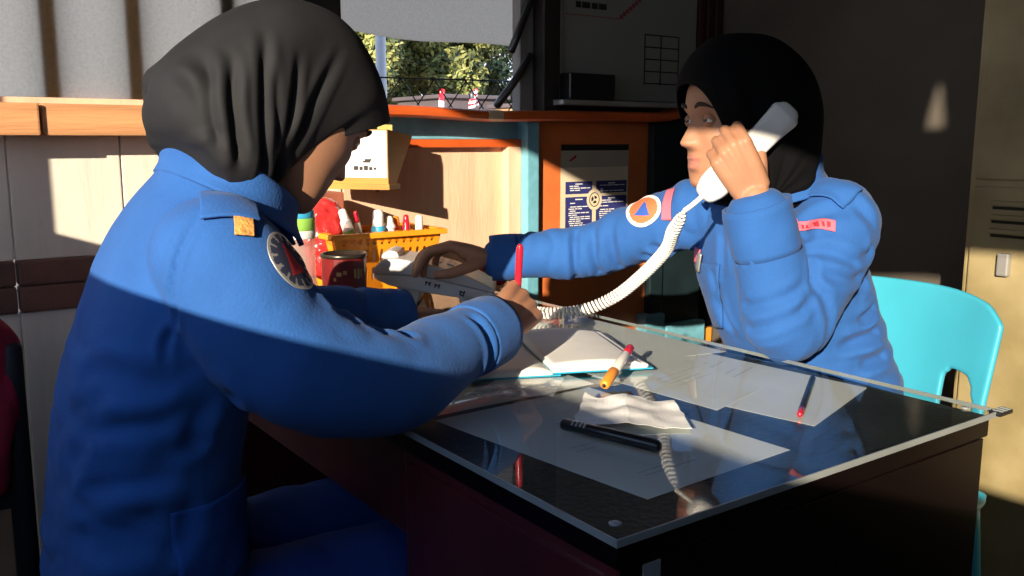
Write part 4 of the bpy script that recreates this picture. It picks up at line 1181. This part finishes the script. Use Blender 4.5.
def eye_parts(parent, origin, x, y, z):
    R = np.stack([x, y, z])
    for s in (-1, 1):
        bm = bmesh.new(); bmesh.ops.create_uvsphere(bm, u_segments=20, v_segments=14, radius=.0115)
        for f in bm.faces:
            f.material_index = 1 if f.calc_center_median().normalized().x > .86 else 0
        c = np.asarray(origin) + np.array((.0715, s * .0305, .000)) @ R
        mt = Matrix(R.T.tolist()).to_4x4(); mt.translation = Vector(c)
        bmesh.ops.transform(bm, matrix=mt, verts=bm.verts)
        link('eye', from_bm(bm), ['eyewhite', 'iris'], parent, smooth=True)
        bm = bmesh.new(); bmesh.ops.create_uvsphere(bm, u_segments=24, v_segments=24, radius=.0126)
        kill = [f for f in bm.faces if (lambda q: q.x > .25 and -.30 < q.z < .28 - .25 * abs(q.y))(f.calc_center_median().normalized())]
        bmesh.ops.delete(bm, geom=kill, context='FACES'); bmesh.ops.transform(bm, matrix=mt, verts=bm.verts)
        link('eyelid', from_bm(bm), 'skin', parent, smooth=True)
        pts = [np.asarray(origin) + np.array(q) @ R for q in ((.0895, s * .014, .0215), (.0905, s * .026, .0255), (.0855, s * .038, .0245), (.075, s * .047, .019))]
        link('eyebrow', fixed(me_from([tube(pts, [.0018, .0024, .0022, .001], [.003, .0036, .003, .0014], n=8, sub=4, side=x)])), 'brow', parent, smooth=True)

def body_mesh(parts, origin, x, y, z, voxel=.0027):
    me = remesh(parts, voxel, 3, .45)
    R = np.stack([x, y, z]); cnt = np.empty(len(me.polygons) * 3); me.polygons.foreach_get('center', cnt)
    l = (cnt.reshape(-1, 3) - np.asarray(origin)) @ R.T
    lip = (np.abs(l[:, 1]) < .0215 - .0 * l[:, 2]) & (l[:, 2] > -.0805 + 12 * l[:, 1] ** 2) & (l[:, 2] < -.0555 - 10 * l[:, 1] ** 2) & (l[:, 0] > .075)
    me.polygons.foreach_set('material_index', lip.astype(np.int32))
    return me

def gauss(p, c, s): return np.exp(-((p - c) / s) ** 2)

def soften(me, it=2, fac=.4):
    return apply_mods(me, [('SMOOTH', dict(iterations=it, factor=fac))])

# ---- the writing woman -------------------------------------------------------
LPb = Vector((-.22, .58, 0))
pt = math.radians(37)
lx, ly, lz = basis((math.cos(pt), .12, -math.sin(pt)))
lo_ = np.array((-.044, .56, 1.131))
sh_r, el_r, wr_r = np.array((-.185, .440, .955)), np.array((-.024, .383, .807)), np.array((.225, .495, .830))
sh_l, el_l, wr_l = np.array((-.155, .720, .945)), np.array((.0, .80, .810)), np.array((.235, .800, .789))
hipc = np.array((-.25, .58, .45))
torso_P = [(-.245, .58, .44), (-.255, .58, .55), (-.255, .58, .66), (-.240, .58, .76), (-.212, .58, .86), (-.180, .578, .94), (-.160, .575, 1.0), (-.150, .57, 1.04)]
parts = [tube(torso_P, [.14, .135, .13, .125, .13, .13, .10, .055], [.09, .09, .085, .085, .085, .08, .068, .05], side=(0, 1, 0), n=28)]
parts.append(tube([(-.165, .575, .99), (-.140, .565, 1.05), tuple(lo_ + np.array((-.028, 0, -.055)) @ np.stack([lx, ly, lz]))], [.062, .054, .054], n=20))
parts += head_parts(lo_, lx, ly, lz)
for s, e, w in ((sh_r, el_r, wr_r), (sh_l, el_l, wr_l)):
    parts.append(tube([s + (s - e) * .05, (s + e) / 2 + (np.array((-.026, -.006, -.026)) if s is sh_r else 0), e, (e + w) / 2, w], [.048, .043, .037, .033, .0255], n=16))
    parts.append(tube([(-.18, .575, .965), tuple(s)], [.055, .05], n=14, sub=2))
# right hand: fist closed round the pen, left hand lying flat
parts += hand_parts(wr_r, (.84, .48, .24), (-.22, .66, -.62), True, .178, curls=[(48, 62, 38), (62, 72, 42), (70, 78, 45), (74, 80, 45)], thumb=((.62, .35, .62), (.72, -.10, .60), (.85, -.25, .35)), splay=(.02, .0, -.02, -.05))
parts += hand_parts(wr_l, (1.0, .06, -.10), (-.05, 0, -1.0), False, .180, curls=[(10, 18, 12), (8, 18, 12), (10, 20, 14), (12, 22, 16)])
legs = []
for y0, y1, x1 in ((.505, .498, .150), (.665, .700, .150)):
    hp, kn, an = (-.23, y0, .475), (x1, y1, .500), (x1 - .02, y1, .09)
    parts.append(tube([hp, tuple((np.array(hp) + kn) / 2), kn], [.075, .066, .052], n=16))
    parts.append(tube([kn, (x1 + .0, y1, .33), an], [.05, .048, .034], n=16))
    parts.append(tube([(x1 - .05, y1, .05), (x1 + .06, y1, .045), (x1 + .14, y1, .03)], [.036, .038, .028], [.035, .032, .02], side=(0, 1, 0), n=14))
    legs.append((hp, kn, an, y1, x1))
lp = link('person', body_mesh(parts, lo_, lx, ly, lz), ['skin', 'lip'], None, LPb, smooth=True)
tag(lp, 'person in blue uniform and black headscarf, head bowed, writing at the desk', 'person')
eye_parts(lp, lo_, lx, ly, lz)

tp = [(-.250, .58, .42), (-.258, .58, .50), (-.258, .58, .59), (-.252, .58, .67), (-.243, .58, .75), (-.222, .58, .83), (-.193, .58, .91), (-.170, .578, .965), (-.155, .575, 1.01), (-.148, .57, 1.05)]
sp_ = [tube(tp, [.165, .162, .158, .152, .150, .155, .158, .145, .108, .072], [.115, .115, .110, .106, .104, .102, .098, .090, .078, .062], side=(0, 1, 0), n=36, power=2.3)]
def sleeve(s, e, w, c, r, off=(0, 0, 0)):
    inn = np.asarray(c) * .45 + s * .55
    f = s + (e - s) * .5 + np.asarray(off)
    return tube([inn, s, f, e, (e + w) / 2, w], r, n=28, sub=6)
cuff_r = wr_r - (wr_r - el_r) / np.linalg.norm(wr_r - el_r) * .030
cuff_l = wr_l - (wr_l - el_l) / np.linalg.norm(wr_l - el_l) * .010
sp_.append(sleeve(sh_r, el_r, cuff_r, (-.18, .58, .95), [.064, .071, .074, .062, .053, .044], (-.036, -.010, -.022)))
sp_.append(sleeve(sh_l, el_l, cuff_l, (-.18, .58, .95), [.060, .062, .062, .060, .053, .045]))
sm = remesh(sp_, .0042, 6, .5)
creases(sm, [
    ([(-0.211, 0.414, 1.012), (-0.239, 0.409, 0.965), (-0.259, 0.411, 0.927), (-0.264, 0.415, 0.885), (-0.259, 0.424, 0.848)], 0.0045, 0.007),
    ([(-0.094, 0.392, 0.873), (-0.105, 0.400, 0.832), (-0.114, 0.407, 0.791)], 0.005, 0.004),
    ([(-0.343, 0.520, 0.840), (-0.284, 0.479, 0.834), (-0.243, 0.449, 0.822)], 0.0156, 0.00496),
    ([(-0.360, 0.520, 0.755), (-0.312, 0.487, 0.773), (-0.252, 0.443, 0.790), (-0.206, 0.410, 0.814)], 0.013, 0.00744),
    ([(-0.365, 0.524, 0.739), (-0.305, 0.481, 0.748), (-0.253, 0.444, 0.761), (-0.213, 0.415, 0.778)], 0.0117, 0.00744),
    ([(-0.341, 0.495, 0.712), (-0.286, 0.455, 0.725), (-0.248, 0.428, 0.747)], 0.013, 0.00744),
    ([(-0.363, 0.510, 0.659), (-0.298, 0.464, 0.670), (-0.259, 0.436, 0.706)], 0.0143, 0.00806),
    ([(-0.279, 0.438, 0.639), (-0.251, 0.418, 0.663), (-0.240, 0.410, 0.705)], 0.0117, 0.0062),
    ([(-0.358, 0.507, 0.690), (-0.313, 0.475, 0.692), (-0.277, 0.449, 0.702)], 0.0104, 0.00558),
    ([(-0.357, 0.531, 0.786), (-0.321, 0.505, 0.792), (-0.284, 0.479, 0.809)], 0.013, 0.00558),
    ([(-0.234, 0.394, 0.810), (-0.225, 0.387, 0.777), (-0.232, 0.393, 0.744)], 0.0104, 0.00558),
    ([(-0.336, 0.479, 0.642), (-0.291, 0.447, 0.651), (-0.254, 0.420, 0.683)], 0.0104, 0.00496),
    ([(-0.073, 0.377, 0.896), (-0.083, 0.384, 0.873), (-0.081, 0.383, 0.838)], 0.009, 0.005),
    ([(-0.049, 0.384, 0.880), (-0.040, 0.378, 0.857), (-0.040, 0.378, 0.825)], 0.008, 0.005),
    ([(-0.122, 0.412, 0.922), (-0.105, 0.400, 0.902), (-0.098, 0.395, 0.884)], 0.01, 0.006),
    ([(-0.018, 0.399, 0.862), (-0.001, 0.387, 0.841), (0.000, 0.386, 0.801)], 0.008, 0.005),
    ([(-0.115, 0.407, 0.856), (-0.089, 0.388, 0.815), (-0.076, 0.379, 0.779)], 0.01, 0.006),
    ([(0.120, 0.436, 0.852), (0.132, 0.427, 0.825), (0.134, 0.426, 0.788)], 0.007, 0.006),
    ([(-0.166, 0.444, 0.964), (-0.147, 0.430, 0.941), (-0.113, 0.406, 0.930)], 0.01, 0.004),
    ([(-0.177, 0.452, 0.913), (-0.114, 0.406, 0.892), (-0.068, 0.374, 0.888)], 0.012, 0.003),
])
limb_folds(sm, [(np.array((-.25, .58, .42)), np.array((-.25, .58, .80)), .008, 20, 9, 2), (np.array((-.2, .58, .84)), np.array((-.15, .575, 1.02)), .003, 10, 6, 4),
                (sh_r, el_r, .006, 11, 7, 6), (el_r, cuff_r, .0035, 16, 8, 8), (sh_l, el_l, .006, 14, 7, 9), (el_l, cuff_l, .008, 22, 7, 11)])
sm = soften(sm, 3, .5)
bv = shirt_bvh(sm)
sl = link('uniform_shirt', sm, 'blue', lp, smooth=True)
# cuffs
def cuff(w, e, r, parent, L=.055, seed=1):
    d = (e - w) / np.linalg.norm(e - w)
    V, F = tube([w - d * .006, w + d * L * .5, w + d * L], [r * 1.02, r * 1.05, r * 1.03], n=30, sub=4, cap=False)
    V = V + 0; me = me_from([(V, F)]); p = coords(me); setco(me, p + normals(me) * (vnoise(p * 40, seed) * .0022)[:, None])
    link('cuff', apply_mods(fixed(me), [('SOLIDIFY', dict(thickness=.004, offset=0))]), 'blue', parent, smooth=True)
cuff(cuff_r, el_r, .0465, sl, .062, 3); cuff(cuff_l, el_l, .047, sl, .05, 4)
# stand and fall collar
def collar(c, a, b, zf, drop, flare, parent, n=64, gap=.0, ph=0):
    V, F = [], []
    prof = [(.0, -.030), (.004, -.004), (.008, .0035), (.014, .002), (flare * .6, -drop * .55), (flare, -drop)]
    rows = catmull(prof, 4); 
    for i in range(n + 1):
        t = ph + gap + (2 * math.pi - 2 * gap) * i / n
        ct, st = math.cos(t), math.sin(t)
        for r, dz in rows:
            wob = .004 * math.sin(3 * t + 1) * (r / flare)
            xx, yy = (a + r + wob) * ct, (b + r + wob) * st
            V.append((c[0] + xx, c[1] + yy, zf(xx, yy) + dz))
    m = len(rows)
    for i in range(n):
        for j in range(m - 1): F.append((i * m + j, (i + 1) * m + j, (i + 1) * m + j + 1, i * m + j + 1))
    me = apply_mods(fixed(me_from([(np.array(V), F)])), [('SOLIDIFY', dict(thickness=.004, offset=0))])
    return link('collar', me, 'blue', parent, smooth=True)
collar((-.132, .572), .064, .086, lambda x, y: 1.050 - .60 * x, .044, .019, sl, gap=.10)
# shoulder strap, insignia, arm patch, pocket
cloth_patch('shoulder_strap', bv, (-0.184, 0.419, 1.019), (-.22, -.72, .65), (.15, .55, .65), .056, .052, sl, ['blue'], lambda u, v: 0, lift=.004, thick=.003)
cloth_patch('gold_insignia', bv, (-0.179, 0.404, 0.982), (-.10, -.75, .66), (.15, .35, .85), .019, .022, sl, ['goldpin', 'badgek'], lambda u, v: 1 if (abs(u) > .86 or abs(v) > .80) and False else 0, lift=.003, thick=.003)
def badge_pick(u, v):
    r = math.hypot(u, v)
    if r > .90: return 0
    if r > .66: return 1 if (int((math.atan2(v, u) + math.pi) * 9)) % 4 == 0 else 3
    return 2 if (abs(u) < .5 * (.62 - v) * .9 and v > -.45) else 3
cloth_patch('arm_patch', bv, (-0.138, 0.387, 0.950), (.22, -.62, .75), (-.35, .35, .55), .060, .066, sl, ['alu', 'alu', 'badger', 'badgek'], badge_pick, 44, 44, shape=round_grid)
cloth_patch('pocket_flap', bv, (-.19, .40, .64), (.3, -.95, .0), (0, 0, 1), .12, .10, sl, ['blue_dark'], lambda u, v: 0, lift=.002, thick=.002)
# trousers
tr = [tube([(-.25, .58, .40), (-.25, .58, .47), (-.245, .58, .53)], [.17, .180, .168], [.125, .128, .11], side=(0, 1, 0), n=30, power=2.3)]
for hp, kn, an, y1, x1 in legs:
    tr.append(tube([(-.26, hp[1], .48), tuple((np.array(hp) + kn) / 2), tuple(np.array(kn) + (.01, 0, 0))], [.098, .090, .076], n=22))
    tr.append(tube([tuple(np.array(kn) + (.0, 0, -.005)), (x1, y1, .30), (x1 - .02, y1, .09)], [.075, .068, .060], n=22))
tm = remesh(tr, .006, 5)
limb_folds(tm, [(np.array((-.25, .5, .48)), np.array((.15, .48, .50)), .010, 8, 14, 21), (np.array((-.25, .67, .48)), np.array((.15, .70, .50)), .010, 8, 14, 23), (np.array((.15, .47, .45)), np.array((.13, .47, .1)), .008, 14, 6, 25), (np.array((.15, .70, .45)), np.array((.13, .70, .1)), .008, 14, 6, 27)])
link('trousers', tm, 'trouser', lp, smooth=True)
for hp, kn, an, y1, x1 in legs:
    link('shoe', fixed(me_from([tube([(x1 - .085, y1, .045), (x1 - .02, y1, .058), (x1 + .07, y1, .048), (x1 + .165, y1, .03)], [.040, .045, .048, .034], [.042, .055, .044, .026], side=(0, 1, 0), n=20)])), 'shoe', lp, smooth=True)
# headscarf
rot = lambda X_, Z_: (lx[0] * (X_ - lo_[0]) + lx[2] * (Z_ - lo_[2]), lz[0] * (X_ - lo_[0]) + lz[2] * (Z_ - lo_[2]))
top = [rot(*q) for q in ((.083, 1.116), (.076, 1.142), (.062, 1.172), (.042, 1.204), (.014, 1.234), (-.026, 1.254), (-.078, 1.258), (-.128, 1.240), (-.172, 1.212), (-.206, 1.182), (-.226, 1.146), (-.224, 1.108), (-.205, 1.080), (-.185, 1.045))]
bot = [(.046, -.130), (.042, -.132)] + [rot(*q) for q in ( (-.078, .992), (-.088, .995), (-.098, 1.0), (-.108, 1.004), (-.118, 1.008), (-.128, 1.012), (-.136, 1.018), (-.144, 1.024), (-.152, 1.030), (-.160, 1.034), (-.166, 1.036), (-.170, 1.038))]
hww = [.0625, .069, .078, .084, .088, .090, .091, .091, .089, .086, .081, .073, .062, .045]
bow = [.074, .068, .058, .044, .030, .020, .012, .008, .006, .004, .003, .002, 0, 0]
FL = [([(-0.151, -0.037), (-0.128, -0.08), (-0.085, -0.129)], .008, .007), ([(-0.134, -0.026), (-0.107, -0.077), (-0.056, -0.135)], .0065, .009),
      ([(-0.117, 0.02), (-0.085, -0.045), (-0.019, -0.133)], .006, .007), ([(-0.074, 0.025), (-0.042, -0.04), (-0.006, -0.118)], .0055, .006),
      ([(-0.057, -0.045), (-0.032, -0.085), (0.001, -0.118)], .006, .006), ([(-0.029, 0.072), (-0.02, -0.009), (-0.002, -0.108)], .006, .0035),
      ([(-0.03, 0.03), (-0.021, -0.046), (-0.008, -0.110)], .005, .004), ([(-0.172, -0.080), (-0.14, -0.097), (-0.103, -0.129)], .010, .007),
      ([(-0.098, 0.0), (-0.065, -0.05), (-0.012, -0.125)], .005, .004)]
def lp_folds(p):
    # drapes falling from the crown to the collar on either side
    q = p[:, [0, 2]] + np.stack([vnoise(p * 16, 31), vnoise(p * 16, 33)], 1) * .003
    d = np.zeros(len(p)); side = np.clip((np.abs(p[:, 1]) - .015) / .03, 0, 1)
    for pl, w, dep in FL:
        pl = catmull(pl, 6); best = np.full(len(p), 9.0); ft = np.zeros(len(p)); m = len(pl) - 1
        for i in range(m):
            ab = pl[i + 1] - pl[i]; t = np.clip(((q - pl[i]) @ ab) / ab.dot(ab), 0, 1)
            dd = np.linalg.norm(q - (pl[i] + t[:, None] * ab), axis=1); k = dd < best
            best = np.where(k, dd, best); ft = np.where(k, (i + t) / m, ft)
        x = best / w; fade = np.clip(ft * 3.2, 0, 1) * np.clip((1.02 - ft) * 6, 0, 1)
        d += fade * dep * (-np.exp(-x * x) + .55 * np.exp(-((x - 1.9) / .9) ** 2))
    d += .003 * vnoise(p * np.array((20, 8, 8)), 35)
    return d * side
hj = hijab_mesh(lo_, lx, ly, lz, top, bot, hww, bow, [.10, .30, .40, .40, .38, .33, .25, .16, .08, .03, 0, 0, 0, 0], foldfun=lp_folds, n=130, sub=8)
link('headscarf', hj, 'hijab', lp, smooth=True)
# bead bracelet
bm = bmesh.new()
dB = (wr_l - el_l) / np.linalg.norm(wr_l - el_l); s1 = np.cross(dB, (0, 0, 1)); s1 /= np.linalg.norm(s1); s2 = np.cross(dB, s1)
for k in range(20):
    a = 2 * math.pi * k / 20; c = wr_l - dB * .004 + s1 * .031 * math.cos(a) + s2 * .028 * math.sin(a)
    bmesh.ops.create_icosphere(bm, subdivisions=1, radius=.0042, matrix=Matrix.Translation(Vector(c)))
link('bracelet', from_bm(bm), 'bead', lp, smooth=True)

# ---- the woman with the handset ---------------------------------------------
RPb = Vector((.93, .46, 0))
rx_, ry_, rz_ = basis((-.945, .325, -.02))
ro = np.array((.697, .481, 1.123))
fR = np.array((-.95, .30, 0)); fR /= np.linalg.norm(fR); sR = np.array((-fR[1], fR[0], 0))     # sR: her left
sl_, el_, wl_ = np.array((.808, .362, .955)), np.array((.676, .354, .797)), np.array((.618, .380, 1.008))
sr_, er_, wr_ = np.array((.790, .645, .955)), np.array((.690, .850, .868)), np.array((.525, .962, .852))
tP = [(.965, .46, .42), (.958, .46, .52), (.938, .47, .62), (.900, .49, .70), (.855, .50, .79), (.825, .505, .87), (.810, .50, .94), (.790, .49, 1.0), (.775, .487, 1.04)]
parts = [tube(tP, [.14, .135, .13, .13, .13, .13, .12, .09, .06], [.09, .09, .085, .085, .088, .085, .075, .06, .05], side=sR, n=28)]
parts.append(tube([(.80, .485, .98), (.765, .485, 1.04), tuple(ro + np.array((-.022, 0, -.06)) @ np.stack([rx_, ry_, rz_]))], [.06, .053, .052], n=20))
parts += head_parts(ro, rx_, ry_, rz_)
for s, e, w in ((sl_, el_, wl_), (sr_, er_, wr_)):
    parts.append(tube([s + (s - e) * .05, (s + e) / 2, e, (e + w) / 2, w], [.048, .043, .037, .033, .0255], n=16))
    parts.append(tube([(.83, .48, .93), tuple(s)], [.055, .05], n=14, sub=2))
# left hand round the handset, its back to the viewer; right hand arched over the telephone
parts += hand_parts(wl_, (-.50, .22, .85), (.66, .72, .12), False, .168, curls=[(66, 78, 44), (70, 80, 44), (74, 82, 46), (76, 84, 46)], thumb=((.62, .45, .62), (.70, .10, .70), (.85, -.1, .5)), splay=(.10, .03, -.03, -.10))
parts += hand_parts(wr_, (-.80, .52, .30), (-.25, .10, -.95), True, .182, curls=[(30, 38, 22), (34, 40, 24), (38, 42, 26), (42, 44, 28)], thumb=((.65, .52, .55), (.80, .15, .55), (.9, -.05, .40)))
rlegs = []
for y0, y1, x1 in ((.41, .475, .535), (.56, .640, .535)):
    hp, kn, an = (.93, y0, .485), (x1, y1, .500), (x1 + .05, y1, .09)
    parts.append(tube([hp, tuple((np.array(hp) + kn) / 2), kn], [.075, .066, .052], n=16))
    parts.append(tube([kn, (x1 + .02, y1, .33), an], [.05, .048, .034], n=16))
    parts.append(tube([(x1 + .08, y1, .05), (x1 - .02, y1, .045), (x1 - .09, y1, .03)], [.036, .038, .028], [.035, .032, .02], side=(0, 1, 0), n=14))
    rlegs.append((hp, kn, an, y1, x1))
rpn = link('person', body_mesh(parts, ro, rx_, ry_, rz_), ['skin', 'lip'], None, RPb, smooth=True)
tag(rpn, 'person in blue uniform and black headscarf holding a white handset to the ear', 'person')
eye_parts(rpn, ro, rx_, ry_, rz_)
tp = [(.965, .46, .42), (.960, .46, .50), (.950, .465, .60), (.925, .48, .68), (.890, .493, .76), (.858, .498, .83), (.832, .50, .90), (.812, .498, .955), (.792, .492, 1.005), (.778, .486, 1.045)]
sp_ = [tube(tp, [.165, .162, .158, .154, .152, .155, .156, .142, .105, .070], [.116, .118, .122, .128, .132, .132, .122, .100, .078, .060], side=sR, n=36, power=2.3)]
cl_ = wl_ - (wl_ - el_) / np.linalg.norm(wl_ - el_) * .022
cr_ = wr_ - (wr_ - er_) / np.linalg.norm(wr_ - er_) * .004
sp_.append(sleeve(sl_, el_, cl_, (.84, .48, .92), [.064, .072, .070, .062, .055, .049]))
sp_.append(sleeve(sr_, er_, cr_, (.84, .48, .92), [.060, .064, .060, .055, .049, .042]))
sm = remesh(sp_, .0042, 6, .5)
creases(sm, [
    ([(0.688, 0.362, 1.012), (0.698, 0.355, 1.005), (0.706, 0.349, 1.008)], 0.006, 0.0056),
    ([(0.714, 0.368, 0.944), (0.747, 0.345, 0.960), (0.787, 0.316, 0.965)], 0.01, 0.0056),
    ([(0.702, 0.352, 0.890), (0.732, 0.331, 0.905), (0.773, 0.301, 0.890)], 0.01, 0.0063),
    ([(0.679, 0.356, 0.898), (0.692, 0.347, 0.871), (0.710, 0.334, 0.835)], 0.008, 0.0063),
    ([(0.712, 0.345, 0.869), (0.745, 0.321, 0.876), (0.784, 0.294, 0.884)], 0.009, 0.0063),
    ([(0.753, 0.341, 0.838), (0.791, 0.313, 0.860), (0.819, 0.293, 0.873)], 0.009, 0.0063),
    ([(0.650, 0.377, 0.772), (0.684, 0.353, 0.787), (0.699, 0.342, 0.814), (0.709, 0.335, 0.856)], 0.008, 0.0049),
    ([(0.616, 0.377, 0.804), (0.649, 0.353, 0.812), (0.667, 0.340, 0.847)], 0.008, 0.0049),
    ([(0.604, 0.386, 0.842), (0.642, 0.358, 0.842), (0.660, 0.346, 0.874)], 0.008, 0.0042),
    ([(0.865, 0.383, 0.782), (0.895, 0.362, 0.796), (0.926, 0.340, 0.812)], 0.01, 0.01),
    ([(0.843, 0.399, 0.743), (0.885, 0.369, 0.752), (0.928, 0.338, 0.766)], 0.01, 0.01),
    ([(0.876, 0.376, 0.705), (0.912, 0.349, 0.712), (0.936, 0.332, 0.719)], 0.01, 0.01),
    ([(0.850, 0.357, 0.838), (0.874, 0.340, 0.847), (0.890, 0.329, 0.864)], 0.009, 0.008),
    ([(0.755, 0.339, 0.988), (0.781, 0.320, 0.976), (0.806, 0.302, 0.947)], 0.01, 0.006),
    ([(0.718, 0.341, 0.918), (0.709, 0.347, 0.941), (0.706, 0.349, 0.973)], 0.01, 0.006),
    ([(0.799, 0.307, 0.931), (0.784, 0.318, 0.915), (0.765, 0.332, 0.912)], 0.009, 0.007),
    ([(0.566, 0.413, 0.909), (0.608, 0.383, 0.902), (0.649, 0.353, 0.921)], 0.0035, 0.003),
    ([(0.703, 0.560, 0.807), (0.722, 0.547, 0.767), (0.756, 0.522, 0.743)], 0.01, 0.008),
    ([(0.687, 0.572, 0.861), (0.702, 0.561, 0.834), (0.724, 0.545, 0.825)], 0.009, 0.006),
    ([(0.692, 0.544, 0.935), (0.708, 0.532, 0.899), (0.715, 0.527, 0.855)], 0.009, 0.006),
    ([(0.714, 0.773, 0.911), (0.704, 0.781, 0.875), (0.711, 0.776, 0.839)], 0.008, 0.007),
    ([(0.696, 0.811, 0.901), (0.685, 0.819, 0.863), (0.688, 0.816, 0.829)], 0.008, 0.008),
    ([(0.668, 0.856, 0.891), (0.658, 0.862, 0.860), (0.665, 0.858, 0.821)], 0.007, 0.007),
    ([(0.712, 0.701, 0.902), (0.735, 0.685, 0.883), (0.760, 0.667, 0.873)], 0.009, 0.008),
    ([(0.698, 0.712, 0.867), (0.729, 0.689, 0.852), (0.763, 0.665, 0.852)], 0.008, 0.007),
    ([(0.639, 0.901, 0.878), (0.631, 0.906, 0.852), (0.636, 0.903, 0.816)], 0.007, 0.005),
])
limb_folds(sm, [(np.array((.97, .45, .42)), np.array((.93, .46, .74)), .011, 26, 7, 42), (np.array((.88, .47, .80)), np.array((.80, .485, 1.0)), .004, 10, 6, 44),
                (sl_, el_, .004, 12, 9, 46), (el_, cl_, .002, 12, 8, 48), (sr_, er_, .009, 20, 9, 49), (er_, cr_, .008, 24, 8, 51)])
sm = soften(sm, 3, .5)
bv = shirt_bvh(sm)
sl2 = link('uniform_shirt', sm, 'blue', rpn, smooth=True)
cuff(cl_, el_, .0505, sl2, .075, 5); cuff(cr_, er_, .0435, sl2, .05, 6)
collar((.775, .486), .068, .084, lambda x, y: 1.048 + .30 * x, .042, .030, sl2, gap=.30, ph=math.pi - .3)
vd = np.array((-.70, -.71, 0.05))
def badge2(u, v):
    r = math.hypot(u, v)
    if r > .80: return 0
    return 2 if (v < .50 and v > -.40 and abs(u) < .50 * (.52 - v)) else 1
cloth_patch('arm_patch', bv, (.728, .735, .945), (-.62, -.62, .35), (.35, .10, .93), .066, .068, sl2, ['badgew', 'badgeo', 'badgeb'], badge2, 40, 40, shape=round_grid)
cloth_patch('shoulder_tape', bv, (.735, .672, .968), (-.85, -.40, .30), (.15, .12, 1), .020, .062, sl2, ['pinktape'], lambda u, v: 0, 8, 16)
tpk = lambda u, v: 1 if (abs(v) < .45 and (int((u + 1) * 9)) % 2 and abs(u) < .85) else 0
cloth_patch('name_tape', bv, (0.707, 0.336, 0.960), (-.50, -.78, .36), (.2, .1, 1), .070, .018, sl2, ['pinktape', 'badger'], tpk, 40, 12, shape=lambda u, v: (u, v + .55 * (1 - u * u) - .3))
cloth_patch('shoulder_strap', bv, (0.769, 0.354, 1.010), (-.35, -.45, .82), (-.15, .95, .3), .050, .085, sl2, ['blue'], lambda u, v: 0, lift=.004, thick=.003)
cloth_patch('chest_pocket', bv, (.700, .575, .815), (-.88, -.40, .1), (0, 0, 1), .095, .115, sl2, ['blue'], lambda u, v: 0, lift=.002, thick=.003, shape=lambda u, v: (u, v - (.22 * (1 - abs(u)) if v < 0 else 0) * -v))
cloth_patch('pocket_tab', bv, (.685, .578, .878), (-.88, -.40, 0), (0, 0, 1), .018, .026, sl2, ['pinktape'], lambda u, v: 0, 6, 6, lift=.006, thick=.002)
cloth_patch('pen_clip', bv, (.680, .565, .868), (-.88, -.40, 0), (0, -.2, 1), .009, .034, sl2, ['alu'], lambda u, v: 0, 4, 8, lift=.008, thick=.003)
tr = [tube([(.975, .45, .41), (.97, .45, .47), (.965, .455, .53)], [.17, .178, .168], [.125, .128, .11], side=sR, n=30, power=2.3)]
for hp, kn, an, y1, x1 in rlegs:
    tr.append(tube([(.95, hp[1], .485), tuple((np.array(hp) + kn) / 2), tuple(np.array(kn) + (-.01, 0, 0))], [.094, .086, .074], n=22))
    tr.append(tube([kn, (x1 + .02, y1, .30), (x1 + .05, y1, .09)], [.074, .068, .060], n=22))
link('trousers', remesh(tr, .007, 5), 'trouser', rpn, smooth=True)
for hp, kn, an, y1, x1 in rlegs:
    link('shoe', fixed(me_from([tube([(x1 + .115, y1, .045), (x1 + .05, y1, .058), (x1 - .04, y1, .048), (x1 - .13, y1, .03)], [.040, .045, .048, .034], [.042, .055, .044, .026], side=(0, 1, 0), n=20)])), 'shoe', rpn, smooth=True)
top = [(.099, .058), (.096, .080), (.078, .108), (.048, .132), (.008, .138), (-.040, .134), (-.082, .110), (-.110, .078), (-.123, .036), (-.122, -.012), (-.113, -.060), (-.104, -.100), (-.094, -.14)]
bot = [(.058, -.130), (.050, -.134), (.036, -.139), (.020, -.142), (.010, -.146), (.0, -.148), (-.012, -.150), (-.024, -.152), (-.036, -.152), (-.048, -.152), (-.058, -.152), (-.066, -.152), (-.074, -.152)]
hww = [.066, .074, .080, .085, .088, .090, .091, .090, .087, .083, .078, .070, .055]
bow = [.034, .032, .028, .022, .016, .010, .007, .005, .004, .003, .002, 0, 0]
def rp_folds(p):
    ang = np.arctan2(p[:, 2] + .13, p[:, 0] + .02)
    return vnoise(np.stack([ang * 7, p[:, 1] * 6, p[:, 2] * 5], 1), 61) * .004 * np.clip(np.abs(p[:, 1]) / .05, 0, 1)
hj = hijab_mesh(ro, rx_, ry_, rz_, top, bot, hww, bow, foldfun=rp_folds, n=110, sub=8)
link('headscarf', hj, 'hijab_deep', rpn, smooth=True)
